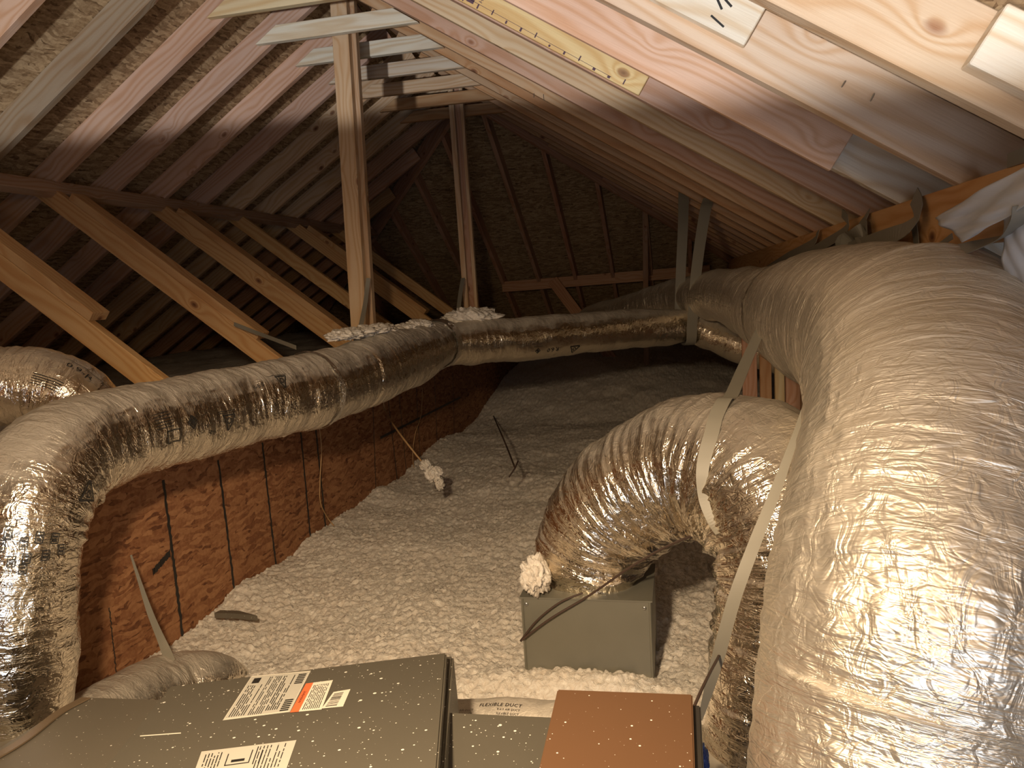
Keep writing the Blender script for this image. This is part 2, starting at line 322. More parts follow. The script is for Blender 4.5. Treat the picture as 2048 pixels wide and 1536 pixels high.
class Duct:
    """a flexible duct jacket swept along px,py,depth,radius control points with real wrinkles"""
    def __init__(self, ctrl, du, nv, amp=1.0, seed=1, ring=0.0022, pitch=0.032, crease=0.006, flat=0.0, marks=()):
        rows = [list(P(a, b, d))+[r] for a, b, d, r in ctrl]
        _, ln = spline(rows, 50); n = int(ln/du); q, self.len = spline(rows, n)
        self.u = np.linspace(0, self.len, n); c = q[:, :3]; R = q[:, 3]
        t = np.gradient(c, axis=0); t /= np.linalg.norm(t, axis=1)[:, None]
        a = np.zeros_like(c); a0 = np.cross(t[0], [0.3, 1, 0.2]); a0 /= np.linalg.norm(a0); a[0] = a0
        for i in range(1, n):
            v = a[i-1]-t[i]*(a[i-1]@t[i]); a[i] = v/np.linalg.norm(v)
        b = np.cross(t, a)
        th = np.linspace(0, 2*np.pi, nv, endpoint=False)
        nrm = a[:, None]*np.cos(th)[None, :, None]+b[:, None]*np.sin(th)[None, :, None]
        # curvature -> inner side of bends gets deep folds
        k = np.gradient(t, axis=0)/max(1e-6, self.len/n)
        ker = np.ones(max(3, int(0.08/du))); ker /= len(ker)
        k = np.column_stack([np.convolve(k[:, j], ker, 'same') for j in range(3)])
        inner = np.clip(np.einsum('ij,ivj->iv', k, nrm), -3, 6)
        inn = np.clip(inner, 0, 4)/3.0
        U = self.u[:, None]+0*th[None]; V = (th/(2*np.pi))[None]+0*U
        circ = 2*np.pi*R.mean()
        Uw = U+0.02*vn(U*4, V*5, seed, 5)+0.010*vn(U*11, V*11, seed+1, 11)
        ringd = -np.abs(np.sin(np.pi*(Uw/pitch)))**2.0*ring
        fold = 0
        for f, pv, am in ((26, 6, 1.0), (48, 9, 0.6), (90, 14, 0.35)):
            nn = 1-2*np.abs(vn(Uw*f, V*pv+Uw*1.5*0, seed+f, pv)); fold = fold+am*nn
        fold = fold*crease*(0.30+1.35*inn)
        big = 0.010*vn(U*5, V*4, seed+3, 4)+0.006*vn(U*11, V*7, seed+4, 7)
        # tension dimples
        cr = 0
        for f, pv, am in ((30, int(circ*30), 1.0), (70, int(circ*70), 0.45)):
            nn = np.abs(vn(U*f+V*3, V*pv, seed+5+f, pv)); cr = cr-am*nn
        disp = amp*(ringd+fold+big+cr*0.0022)
        for um, depth, wdt in marks:                     # cinched places (tape, straps)
            disp = disp-depth*np.exp(-((U-um*self.len)/wdt)**2)
        rad = R[:, None]+disp
        # limit radius on the inside of tight bends so that the jacket does not turn inside out
        kin = np.clip(inner, 0, None); rad = np.where(kin > 0.1, np.minimum(rad, 0.97/np.maximum(kin, 0.1)), rad)
        self.pts = c[:, None]+nrm*rad[..., None]; self.nrm = nrm; self.R = R; self.c = c; self.n = n; self.nv = nv; self.circ = circ; self.th = th; self.t = t
    def build(self, name, mat, parent):
        n, nv = self.n, self.nv
        V = self.pts.reshape(-1, 3)
        V = np.vstack([np.concatenate([self.pts, self.pts[:, :1]], axis=1).reshape(-1, 3)])
        m = nv+1
        i = np.arange(n-1)[:, None]*m+np.arange(nv)[None]
        F = np.stack([i, i+1, i+1+m, i+m], -1).reshape(-1, 4)
        me = bpy.data.meshes.new(name)
        me.vertices.add(len(V)); me.vertices.foreach_set('co', V.astype(np.float32).ravel())
        me.loops.add(F.size); me.loops.foreach_set('vertex_index', F.astype(np.int32).ravel())
        me.polygons.add(len(F)); me.polygons.foreach_set('loop_start', np.arange(0, F.size, 4, dtype=np.int32)); 
        me.update(calc_edges=True)
        me.polygons.foreach_set('use_smooth', np.ones(len(F), dtype=bool))
        uu = np.repeat(self.u, m); vv = np.tile(np.linspace(0, self.circ, m), n); uv = np.column_stack([uu, vv]).astype(np.float32)
        l = me.uv_layers.new(name='UVMap'); l.data.foreach_set('uv', uv[F.ravel()].ravel())
        me.materials.append(mat)
        o = bpy.data.objects.new(name, me); C.objects.link(o); o.parent = parent
        self.capped(me)
        return o
    def capped(self, me): pass
    def at(self, u, th, off=0.0015, smooth=True):
        """surface point at arc length u (m) and angle th"""
        fi = np.clip(u/self.len*(self.n-1), 0, self.n-1.001); i = int(fi); f = fi-i
        fj = (th/(2*np.pi)*self.nv) % self.nv; j = int(fj); g = fj-j; j2 = (j+1) % self.nv
        p = (self.pts[i, j]*(1-f)+self.pts[i+1, j]*f)*(1-g)+(self.pts[i, j2]*(1-f)+self.pts[i+1, j2]*f)*g
        nn = self.nrm[i, j]; return Vector(p+nn*off)
    def angle_of(self, u, direction):
        i = int(np.clip(u/self.len*(self.n-1), 0, self.n-1)); d = np.array(direction, float); d -= self.t[i]*(d@self.t[i])
        k = np.argmax(self.nrm[i]@d); return self.th[k]
    def u_near(self, p):
        return self.u[np.argmin(np.linalg.norm(self.c-np.array(p), axis=1))]
    def band(self, name, u0, u1, mat, parent, off=0.002, jag=0.004, th0=0, th1=2*np.pi, seed=0):
        nu = 8; nt = 120; vs = []; fs = []; uv = []
        rnd = np.random.RandomState(seed)
        e0 = np.convolve(rnd.randn(nt+9), np.ones(5)/5, 'valid')*jag; e1 = np.convolve(rnd.randn(nt+9), np.ones(5)/5, 'valid')*jag
        for a in range(nu+1):
            for b in range(nt+1):
                th = th0+(th1-th0)*b/nt; u = (u0+e0[b % nt])*(1-a/nu)+(u1+e1[b % nt])*a/nu
                vs.append(self.at(u, th, off+0.0015*rnd.rand())); uv.append((u, th*self.circ/6.283))
        for a in range(nu):
            for b in range(nt):
                i = a*(nt+1)+b; fs.append((i, i+1, i+nt+2, i+nt+1))
        return mesh_obj(name, vs, fs, mat, parent, True, uv)
    def decal(self, name, shapes, u0, th0, mat, parent, flip=1, vflip=1, off=0.0022):
        """shapes: list of (verts2d, faces) in metres; x along the duct, y around it"""
        vs = []; fs = []
        for pv, pf in shapes:
            k = len(vs)
            for x, y in pv:
                R = self.R[int(np.clip(u0/self.len*(self.n-1), 0, self.n-1))]
                vs.append(self.at(u0+flip*x, th0+vflip*y/R, off))
            fs += [tuple(k+i for i in f) for f in pf]
        return mesh_obj(name, vs, fs, mat, parent)

def rect2(x0, y0, x1, y1, nx=1, ny=1):
    nx = max(nx, int(abs(x1-x0)/0.008)+1); ny = max(ny, int(abs(y1-y0)/0.008)+1)
    v = [(x0+(x1-x0)*i/nx, y0+(y1-y0)*j/ny) for j in range(ny+1) for i in range(nx+1)]
    f = [(j*(nx+1)+i, j*(nx+1)+i+1, (j+1)*(nx+1)+i+1, (j+1)*(nx+1)+i) for j in range(ny) for i in range(nx)]
    return v, f
def line2(x0, y0, x1, y1, w_):
    d = math.hypot(x1-x0, y1-y0); n = max(1, int(d/0.008)); nx, ny = -(y1-y0)/d*w_/2, (x1-x0)/d*w_/2
    v = []; f = []
    for i in range(n+1):
        t = i/n; x = x0+(x1-x0)*t; y = y0+(y1-y0)*t; v += [(x-nx, y-ny), (x+nx, y+ny)]
        if i: k = 2*i; f.append((k-2, k-1, k+1, k))
    return v, f
def tri2(x, y, s, solid=False):
    a, b, c = (x-s/2, y+s*0.45), (x+s/2, y+s*0.45), (x, y-s*0.45)
    out = [line2(*a, *b, s*0.09), line2(*b, *c, s*0.09), line2(*c, *a, s*0.09)]
    r = s*0.16; pts = [(x+r*math.cos(t), y+s*0.12+r*math.sin(t)) for t in np.linspace(0, 6.283, 13)[:-1]]
    for i in range(12): out.append(line2(*pts[i], *pts[(i+1) % 12], s*0.07))
    return out
def dia2(x, y, s):
    r = s/2; p = [(x, y+r), (x+r, y), (x, y-r), (x-r, y)]
    return [line2(*p[i], *p[(i+1) % 4], s*0.12) for i in range(4)]+[([(x, y+r*.6), (x+r*.6, y), (x, y-r*.6), (x-r*.6, y)], [(0, 1, 2, 3)])]
_tc = {}
def text2(s, size, x=0, y=0, sp=1.0):
    key = (s, sp)
    if key not in _tc:
        cu = bpy.data.curves.new('glyphs', 'FONT'); cu.body = s; cu.size = 1; cu.space_character = sp; cu.resolution_u = 2
        o = bpy.data.objects.new('glyphs', cu); C.objects.link(o)
        dg = bpy.context.evaluated_depsgraph_get(); me = o.evaluated_get(dg).to_mesh()
        v = [(p.co.x, p.co.y) for p in me.vertices]; f = [tuple(p.vertices) for p in me.polygons]
        o.evaluated_get(dg).to_mesh_clear(); bpy.data.objects.remove(o); bpy.data.curves.remove(cu); _tc[key] = (v, f)
    v, f = _tc[key]; return [([(x+a*size, y+b*size) for a, b in v], f)]
def rotpts(shapes, ang, cx=0, cy=0):
    c, s = math.cos(ang), math.sin(ang); return [([(cx+(x-cx)*c-(y-cy)*s, cy+(x-cx)*s+(y-cy)*c) for x, y in v], f) for v, f in shapes]

# ------------------------------------------------------------------ roof frame
XR, ZR, SL, RD = -1.593, 1.49, 0.635, 0.118          # ridge x, underside height above the camera, slope, rafter depth
YH = 6.0                                              # depth at which the ridge ends and the hip begins
D0, DS = 3.26, 0.406
ang = math.atan(SL); ca, sa = math.cos(ang), math.sin(ang)
def zu(x): return CH+ZR-SL*abs(x-XR)
nL = Vector((-sa, 0, ca)); nR = Vector((sa, 0, ca)); nH = Vector((0, sa, ca))
VT = RD/ca                                            # vertical thickness of the rafters

# sheathing (one shell)
def quad_solid(pts, n, th):
    return pts+[p+n*th for p in pts]
zt = CH+ZR+VT+0.001; Lx = 4.35; YB = -5.4; vs = []; fs = []; uv = []
sqc = 1/ca
for pts, n in (([(XR, YB, zt), (XR, YH, zt), (XR-Lx, YH+Lx, zt-SL*Lx), (XR-Lx, YB, zt-SL*Lx)], nL),
               ([(XR, YH, zt), (XR, YB, zt), (XR+Lx, YB, zt-SL*Lx), (XR+Lx, YH+Lx, zt-SL*Lx)], nR),
               ([(XR, YH, zt), (XR+Lx, YH+Lx, zt-SL*Lx), (XR-Lx, YH+Lx, zt-SL*Lx)], nH)):
    pts = [Vector(p) for p in pts]; k = len(vs); m = len(pts)
    vs += pts+[p+n*0.012 for p in pts]
    for p in pts+pts:
        uv.append((p.y, (p.x-XR)*sqc) if n is not nH else (p.x+9, (p.y-YH)*sqc))
    fs.append(tuple(range(k, k+m))); fs.append(tuple(reversed(range(k+m, k+2*m))))
    for i in range(m): fs.append((k+i, k+m+i, k+m+(i+1) % m, k+(i+1) % m))
tag(mesh_obj('ceiling', vs, fs, OSB_ROOF, uv=uv), kind='structure')
# gable behind the camera
g = [(XR-Lx, YB, zt-SL*Lx), (XR+Lx, YB, zt-SL*Lx), (XR, YB, zt), (XR+Lx, YB-0.02, zt-SL*Lx), (XR-Lx, YB-0.02, zt-SL*Lx), (XR, YB-0.02, zt)]
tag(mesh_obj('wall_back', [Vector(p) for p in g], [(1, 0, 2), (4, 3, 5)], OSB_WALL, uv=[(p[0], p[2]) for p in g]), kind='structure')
# subfloor
fl = [(-6.4, -5.5, -0.32), (3.2, -5.5, -0.32), (3.2, 11, -0.32), (-6.4, 11, -0.32)]
tag(mesh_obj('floor', [Vector(p) for p in fl]+[Vector(p)-Vector((0, 0, .03)) for p in fl], [(0, 1, 2, 3), (7, 6, 5, 4)], PLY, uv=[(p[0], p[1]) for p in fl]*2), kind='structure')

ORD = ['first', 'second', 'third', 'fourth', 'fifth', 'sixth', 'seventh', 'eighth', 'ninth', 'tenth', 'eleventh', 'twelfth', 'thirteenth', 'fourteenth', 'fifteenth', 'sixteenth', 'seventeenth']
TH = 0.038
def rafter(side, k, tint, label, group):
    y = D0+k*DS+TH/2; n = nL if side < 0 else nR
    top = max(0.0, y-YH); top = top+0.035 if top > 0 else 0.012
    x0 = XR+side*top; x1 = XR+side*(4.25)
    p0 = Vector((x0, y, zu(x0)))+n*RD/2; p1 = Vector((x1, y, zu(x1)))+n*RD/2
    o = board('rafter', p0, p1, n, RD, TH, tint)
    return tag(o, label, 'rafter', group)
left_t = {-2: (0.60, 0.42, 0.30), -1: (0.36, 0.28, 0.20), 0: PINK, 1: PINK, 2: (0.80, 0.55, 0.42), 3: PINK}
for k in range(-2, 13):
    if k <= 6: ds = '%s left slope rafter counted from the nearest, %s' % (ORD[k+2], {-2: 'cut off by the upper left corner', -1: 'with dark stained edges', 0: 'meeting the topmost collar tie', 1: 'pinkish and brightly lit', 2: 'behind the white collar tie', 3: 'passing just left of the near post'}.get(k, 'dim and reddish brown'))
    else: ds = '%s left slope rafter counted from the nearest, in the dark' % ORD[k+2]
    rafter(-1, k, jit(left_t.get(k, random.choice([ORG, RED, TANW])), 0.05), ds, 'left slope rafters')
right_t = {-5: (0.66, 0.50, 0.34), -4: (0.74, 0.57, 0.43), -3: (0.82, 0.76, 0.64), -2: (0.62, 0.42, 0.32), -1: (0.74, 0.58, 0.38), 0: (0.62, 0.40, 0.29), 1: (0.66, 0.45, 0.27), 2: ORG, 3: (0.60, 0.40, 0.24), 4: ORG}
desc_r = {-5: 'nearest the camera with long straight grain', -4: 'pale with one round orange knot', -3: 'whitish, half covered by a knotty board', -2: 'reddish, below the yellow stamped board', -1: 'pale yellow with pencil marks', 0: 'carrying the topmost collar tie', 1: 'with a smooth brown underside', 2: 'the grey duct strap hangs near it'}
for k in range(-5, 13):
    rafter(1, k, jit(right_t.get(k, random.choice([ORG, (0.56, 0.36, 0.22), RED])), 0.04), '%s right slope rafter counted from the nearest, %s' % ((ORD+['eighteenth'])[k+5], desc_r.get(k, 'in shadow')), 'right slope rafters')
# hip end: rafters running away from the camera
for j in range(-8, 9):
    x = XR+j*DS+0.1; t = abs(x-XR); y0 = YH+t; y1 = YH+4.25
    if y1-y0 < 0.3: continue
    z = lambda y: CH+ZR-SL*(y-YH)
    where = ('%s to the left of the ridge end' if x < XR else '%s to the right of the ridge end') % ORD[abs(j) - (1 if j > 0 and False else 0)]
    o = board('hip_rafter', Vector((x, y0, z(y0)))+nH*RD/2, Vector((x, y1, z(y1)))+nH*RD/2, nH, RD, TH, jit(RED, .1))
    tag(o, 'dark sloping rafter of the far hip end, %s' % where, 'rafter', 'far hip rafters')
for sx in (-1, 1):
    a = Vector((XR, YH, CH+ZR+RD*0.5-.03)); b = Vector((XR+sx*4.2, YH+4.2, CH+ZR-SL*4.2+RD*0.5-.03))
    o = board('hip_corner_rafter', a, b, (0, 0, 1), 0.15, TH, RED)
    tag(o, 'diagonal rafter where the %s slope meets the far hip end' % ('left' if sx < 0 else 'right'), 'rafter', 'diagonal hip rafters')
o = board('ridge_board', (XR, YB+.05, CH+ZR+0.085), (XR, YH, CH+ZR+0.085), (0, 0, 1), 0.10, 0.03, (0.45, 0.3, 0.2)); tag(o, 'dark ridge board along the peak of the roof above the collar ties', 'ridge board')
# collar ties
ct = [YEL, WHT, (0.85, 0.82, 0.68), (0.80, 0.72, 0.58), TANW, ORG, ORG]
cl = ['yellowish collar tie, nearest and topmost, at the top edge of the photo', 'brightly lit white collar tie crossing in front of the near post', 'white collar tie just behind the near post, third from the camera', 'greyish collar tie, fourth from the camera, last one in bright light', 'tan collar tie, fifth from the camera, first one in shadow', 'brown collar tie, sixth from the camera, just in front of the far post', 'brown collar tie, farthest and lowest, behind the far post']
cz = CH+1.262+0.037
for k in range(7):
    y = D0+k*DS-TH/2-0.001; half = (CH+ZR-(cz-0.042))/SL
    e = 0.0
    o = board('collar_tie', (XR-half-e, y, cz), (XR+half+e, y, cz), (0, 0, 1), 0.078, 0.036, jit(ct[k], .02), cut0=1/SL*0.98, cut1=-1/SL*0.98)
    tag(o, cl[k], 'collar tie', 'collar ties')
# left purlin, struts with stiffeners
px_, pz_ = -2.955, CH+0.60
tag(board('purlin', (px_, 0.6, pz_-0.01), (px_, 7.3, pz_-0.01), nL, 0.075, 0.045, (0.55, 0.38, 0.27)), 'dark purlin running under the left rafters above the slanting struts', 'purlin')
sn = ['nearest slanting strut, at the left edge, ending behind the curved duct', 'second slanting strut from the left with a long stiffener', 'third slanting strut from the left, ending over the long duct', 'fourth slanting strut from the left, left of the near post', 'fifth slanting strut from the left, crossing behind the near post', 'sixth slanting strut, dim, right of the near post', 'seventh slanting strut, the farthest one in the dark']
for i in range(6):
    y = D0+(-2+2*i)*DS-0.02
    a = Vector((-3.02, y, CH+0.60)); b = Vector((-1.70, y, CH-0.425)); r = (b-a).normalized(); up = Vector((-r.z, 0, r.x)); up = up if up.z > 0 else -up
    e = empty('roof_strut', a); tag(e, sn[i], 'strut', 'slanting roof struts')
    st = board('strut_board', a-a, b-a, up, 0.088, TH, jit((0.70, 0.45, 0.22), .04), e)
    if i in (0, 1, 2, 4):
        s0, s1 = {0: (0.1, 0.66), 1: (0.10, 0.80), 2: (0.10, 0.83), 4: (0.1, 0.8)}[i]
        board('stiffener', (b-a)*s0+up*0.063+Vector((0, 0.028, 0)), (b-a)*s1+up*0.063+Vector((0, 0.028, 0)), (0, 1, 0), 0.088, TH, jit((0.66, 0.42, 0.21), .04), e)
# posts under the ridge
e = empty('ridge_post', (0, 0, 0)); tag(e, 'tall near post standing under the ridge behind the white collar tie', 'post', 'ridge posts')
board('post_board', (-1.612, 3.77, CH+1.50), (-1.655, 3.77, CH-0.42), (1, 0, 0), 0.088, 0.04, (0.74, 0.54, 0.34), e)
board('brace_board', (-1.575, 3.812, CH+1.50), (-1.618, 3.812, CH-0.42), (1, 0, 0), 0.06, 0.04, (0.62, 0.44, 0.28), e)
e = empty('ridge_post', (0, 0, 0)); tag(e, 'thin far post made of two boards beside the farthest collar tie', 'post', 'ridge posts')
for dx, dy, wd, c in ((-0.035, 0, 0.038, TANW), (0.0, 0.05, 0.07, RED), (0.038, 0.012, 0.024, TANW)):
    board('post_board', (-1.515+dx, 5.48+dy, CH+1.43), (-1.50+dx, 5.48+dy, CH-0.42), (1, 0, 0), wd, 0.038, c, e)
# far hip purlin, brace and thin studs
yp = 8.35
tag(board('far_purlin', P(1005, 574, yp), P(1420, 541, yp), (0, 0, 1), 0.115, 0.04, (0.62, 0.38, 0.24)), 'dim horizontal purlin under the far hip end', 'purlin')
tag(board('far_brace', P(1105, 560, yp-.06), P(1262, 770, yp-.06), (1, 0, 1), 0.12, 0.04, (0.60, 0.34, 0.20)), 'dim slanting brace below the far purlin, crossing behind the duct', 'brace')
tag(board('far_stud', P(1290, 400, 7.6), P(1293, 752, 7.6), (1, 0, 0), 0.05, 0.04, (0.4, 0.26, 0.18)), 'thin dark upright at the far end, left of the hanging strap', 'stud')
# right beam and knee wall studs
bx = 0.53
tag(board('support_beam', (bx+0.02, 0.55, CH+0.085), (bx+0.02, 8.3, CH+0.068), (0, 0, 1), 0.118, 0.038, (0.88, 0.54, 0.26)), 'orange-brown beam under the lower ends of the right rafters', 'beam')
kn = [(1498, 0.05, RED), (1530, 0.038, ORG), (1558, 0.03, YEL), (1590, 0.06, RED), (1614, 0.04, ORG)]
for i, (p, wd, c) in enumerate(kn):
    yy = [4.5, 4.42, 4.25, 4.1, 3.9][i]; a = P(p, 690, yy); b = P(p, 840, yy)
    a.z = CH+0.0
    tag(board('knee_wall_stud', a, (a.x, yy, 0.0), (1, 0, 0), wd*1.6, 0.04, jit(c, .04)), 'short stud between the two large ducts, %s from the left' % ORD[i], 'stud', 'knee wall studs')
tag(board('knee_wall_stud', P(1762, 440, 2.35), P(1762, 900, 2.35), (1, 0, 0), 0.05, 0.04, ORG), 'orange stud under the beam behind the top of the big duct', 'stud')
tag(board('knee_wall_stud', P(1925, 450, 1.9), P(1925, 900, 1.9), (1, 0, 0), 0.04, 0.04, YEL), 'yellowish stud in the dark gap under the beam', 'stud')

# sistered boards on right rafters, placed on the front face of a rafter
def sister(name, k, xa, xb, low, depth, thick, tint, label, endskew=0.0):
    y = D0+k*DS-thick/2-0.001; n = nR
    pa = Vector((xa, y, zu(xa)))+n*(low+depth/2); pb = Vector((xb, y, zu(xb)))+n*(low+depth/2)
    o = board(name, pa, pb, n, depth, thick, tint, cut1=endskew); return tag(o, label, 'board', 'boards nailed to right rafters')
def x_on(px, py, k):
    return P(px, py, D0+k*DS-0.03).x
b_white = sister('sister_board', -4, -1.4, x_on(1468, 84, -4), 0.036, 0.080, 0.026, WHT, 'white board with a black arrow mark nailed high on the right slope')
b_corner = sister('sister_board', -5, x_on(1910, 70, -5), 1.6, 0.030, 0.086, 0.036, WHT, 'pale board with wavy grain in the upper right corner')
b_knot = sister('sister_board', -3, -1.45, x_on(1668, 312, -3), -0.012, 0.13, 0.022, (0.88, 0.62, 0.46), 'knotty weathered board ending above the whitish rafter')
b_yel = sister('sister_board', -2, -1.45, x_on(1275, 178, -2), 0.004, 0.112, 0.018, (0.90, 0.70, 0.36), 'yellow board with purple stamped marks along its lower edge')
def ink_on(bobj, shapes, mat, name, depth, thick):
    """flat marks on the front face of a board; x = metres along it, y = metres up from its middle"""
    ln = max(v.co.x for v in bobj.data.vertices); vs = []; fs = []
    yf = min(v.co.y for v in bobj.data.vertices)-0.0006 if (bobj.matrix_world.to_3x3() @ Vector((0, 1, 0))).y > 0 else max(v.co.y for v in bobj.data.vertices)+0.0006
    for v, f in shapes:
        k = len(vs); vs += [(x, yf, z) for x, z in v]; fs += [tuple(k+i for i in q) for q in f]
    o = mesh_obj(name, vs, fs, mat, bobj); return o
lw = max(v.co.x for v in b_white.data.vertices)
ink_on(b_white, [line2(lw-.085, -.020, lw-.052, -.028, .004), line2(lw-.092, .022, lw-.058, .010, .0045), line2(lw-.100, .018, lw-.072, -.002, .0045), line2(lw-.100, .018, lw-.089, .022, .003)], INK, 'marker_arrow', 0.088, 0.03)
ly = max(v.co.x for v in b_yel.data.vertices); sh = []
for i in range(16):
    x = ly-0.06-i*0.052; h = random.uniform(.006, .014); wv = random.uniform(.003, .012)
    sh.append(rect2(x, -.054, x+wv, -.054+h)) if i % 3 else sh.append(rect2(x, -.05, x+.004, -.034))
sh.append(rect2(ly-.62, -.048, ly-.595, -.030))
sh.append(line2(ly-.85, -.036, ly-.10, -.047, .0012))
ink_on(b_yel, sh, INKP, 'stamped_marks', .112, .024)
ink_on(b_yel, rotpts(text2('HEM-FIR', 0.017, ly-.57, -.035), 1.5, ly-.57, -.035), INKP, 'stamped_lettering', .112, .024)
# bent nails on a rafter edge
for i, (a, b) in enumerate((((1690, 163), (1683, 174)), ((1748, 188), (1741, 202)), ((1068, 187), (1068, 195)), ((1087, 189), (1088, 201)))):
    bm = bmesh.new(); kk = -4 if i < 2 else 0; yy = D0+kk*DS-0.012 if i < 2 else D0-.02
    tube(bm, [P(*a, yy+.012), P(*a, yy), P(*b, yy-.004)], 0.0016, 6)
    o = bm_obj('nail', bm, METAL_N); tag(o, ['bent nail on the knot-marked rafter, left one', 'bent nail on the knot-marked rafter, right one', 'short nail hanging below the pink rafter, left one', 'short nail hanging below the pink rafter, right one'][i], 'nail', 'bent nails')

# ------------------------------------------------------------------ left wall
WX, WT = -1.75, CH-0.44
ye = 10.2
v = [(WX, .7, -.3), (WX, ye, -.3), (WX, ye, WT), (WX, .7, WT), (WX-.012, .7, -.3), (WX-.012, ye, -.3), (WX-.012, ye, WT), (WX-.012, .7, WT)]
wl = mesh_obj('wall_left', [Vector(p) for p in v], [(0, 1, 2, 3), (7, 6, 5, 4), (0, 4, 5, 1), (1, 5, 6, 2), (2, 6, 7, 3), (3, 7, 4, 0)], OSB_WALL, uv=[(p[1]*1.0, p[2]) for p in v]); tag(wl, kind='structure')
def wall_line(px0, py0, px1, py1, wd, name='marker_line'):
    def on(px, py):
        r = ray(px, py); t = WX/r[0]; return (r[1]*t, r[2]*t+CH)
    a = on(px0, py0); b = on(px1, py1); dy = (b[0]-a[0])/(a[1]-b[1]+1e-9)
    vs = []; n = 40; fs = []
    zt_ = min(WT-0.01, a[1]+.5); 
    for i in range(n+1):
        t = i/n; y = a[0]+(b[0]-a[0])*t+random.uniform(-.0025, .0025); z = a[1]+(b[1]-a[1])*t; w2 = wd*(0.8+random.random()*.5)/2
        vs += [(WX+.0012, y-w2, z), (WX+.0012, y+w2, z)] if abs(a[1]-b[1]) > .15 else [(WX+.0012, y, z-w2), (WX+.0012, y, z+w2)]
        if i: fs.append((2*i-2, 2*i-1, 2*i+1, 2*i))
    return mesh_obj(name, [Vector(q) for q in vs], fs, INK, wl)
for a in ((326, 960, 366, 1280, .013), (436, 920, 471, 1200, .012), (524, 885, 553, 1145, .012), (600, 850, 622, 1092, .012), (630, 845, 653, 1075, .014), (745, 800, 753, 1020, .008), (775, 790, 796, 975, .010), (797, 782, 814, 960, .008), (832, 775, 842, 945, .008), (868, 750, 876, 920, .008), (905, 745, 909, 895, .008), (218, 1215, 232, 1345, .004), (305, 1145, 340, 1105, .022), (760, 876, 920, 795, .014)):
    wall_line(*a)
# cap plates of the wall
tag(board('wall_cap_plate', (WX-.012, .75, WT+.019), (WX-.012, ye, WT+.019), (1, 0, 0), 0.14, 0.038, (0.72, 0.46, 0.28)), 'plate on top of the reddish strand board wall, hidden under the long duct', 'plate')

# ------------------------------------------------------------------ insulation
def heights(X, Y, z0, seed):
    h = z0+0.030*vn(X*1.6, Y*1.6, seed)+0.016*vn(X*5, Y*5, seed+1)
    h += 0.008*np.abs(vn(X*14, Y*14, seed+2))+0.008*np.abs(vn(X*33, Y*33, seed+3))+0.009*np.abs(vn(X*66, Y*66, seed+4))+0.006*vn(X*135, Y*135, seed+5)
    return h
def grid_obj(name, xs, ys, fz, mat):
    X, Y = np.meshgrid(xs, ys); Z = fz(X, Y); V = np.stack([X, Y, Z], -1).reshape(-1, 3); nx = len(xs); ny = len(ys)
    i = (np.arange(ny-1)[:, None]*nx+np.arange(nx-1)[None]); F = np.stack([i, i+1, i+1+nx, i+nx], -1).reshape(-1, 4)
    me = bpy.data.meshes.new(name); me.vertices.add(len(V)); me.vertices.foreach_set('co', V.astype(np.float32).ravel())
    me.loops.add(F.size); me.loops.foreach_set('vertex_index', F.astype(np.int32).ravel())
    me.polygons.add(len(F)); me.polygons.foreach_set('loop_start', np.arange(0, F.size, 4, dtype=np.int32)); me.update(calc_edges=True)
    me.polygons.foreach_set('use_smooth', np.ones(len(F), dtype=bool)); me.materials.append(mat)
    o = bpy.data.objects.new(name, me); C.objects.link(o); return o
ys = [0.3]
while ys[-1] < 10.3: ys.append(ys[-1]+max(0.0050, 0.0032*ys[-1]))
def main_h(X, Y):
    h = heights(X, Y, -0.005, 11)
    h += 0.05*np.exp(-((X-WX)/0.16)**2)*(0.6+0.6*vn(Y*2.2, Y*0+.5, 4))
    h += 0.075*np.exp(-(((X+0.30)/0.30)**2+((Y-2.03)/0.09)**2))           # drift against the metal box
    h += 0.06*np.exp(-(((X-0.12)/0.15)**2+((Y-1.75)/0.2)**2))
    h += np.clip((Y-6.2)/4, 0, 1)*0.55+0.10*np.exp(-(((X+.8)/1.0)**2+((Y-7.6)/.8)**2))
    return h
xs = np.concatenate([np.arange(WX+.001, 0.7, 0.0055), np.arange(0.7, 3.1, 0.04)])
o = grid_obj('blown_insulation', xs, np.array(ys), main_h, INSUL)
tag(o, 'pale loose-fill insulation covering the attic floor between the ducts', 'insulation', kind='stuff')
o = grid_obj('blown_insulation', np.arange(-6.2, WX-.012, 0.03), np.arange(0.3, 10.3, 0.03), lambda X, Y: heights(X, Y, CH-0.50, 23)+.02-np.clip((-X-2.3)*.35, 0, .5)*0, INSUL)
tag(o, 'dark insulation surface behind the strand board wall under the left eave', 'insulation', kind='stuff')

def clump(name, center, size, seed, label, n=3):
    """fluffy clump: displaced blob"""
    bm = bmesh.new(); bmesh.ops.create_icosphere(bm, subdivisions=5, radius=1)
    rs = np.random.RandomState(seed); co = np.array([v.co[:] for v in bm.verts])
    q = np.zeros(len(co))
    for f, a in ((1.6, .28), (4, .2), (9, .14), (19, .07)):
        q += a*np.abs(vn(co[:, 0]*f+co[:, 2]*f*.7+9, co[:, 1]*f+9-co[:, 2]*f*.5, seed+int(f)))*2
    for v, k in zip(bm.verts, q): v.co = Vector(v.co)*(0.62+k)
    for v in bm.verts: v.co = Vector((v.co.x*size[0], v.co.y*size[1], v.co.z*size[2]))
    o = bm_obj(name, bm, INSUL, None, True); o.location = center; tag(o, label, 'insulation clump', 'clumps of loose insulation'); return o

# ------------------------------------------------------------------ ducts
def duct_thing(label, ctrl): 
    e = empty('flexible_duct', (0, 0, 0)); tag(e, label, 'duct'); return e
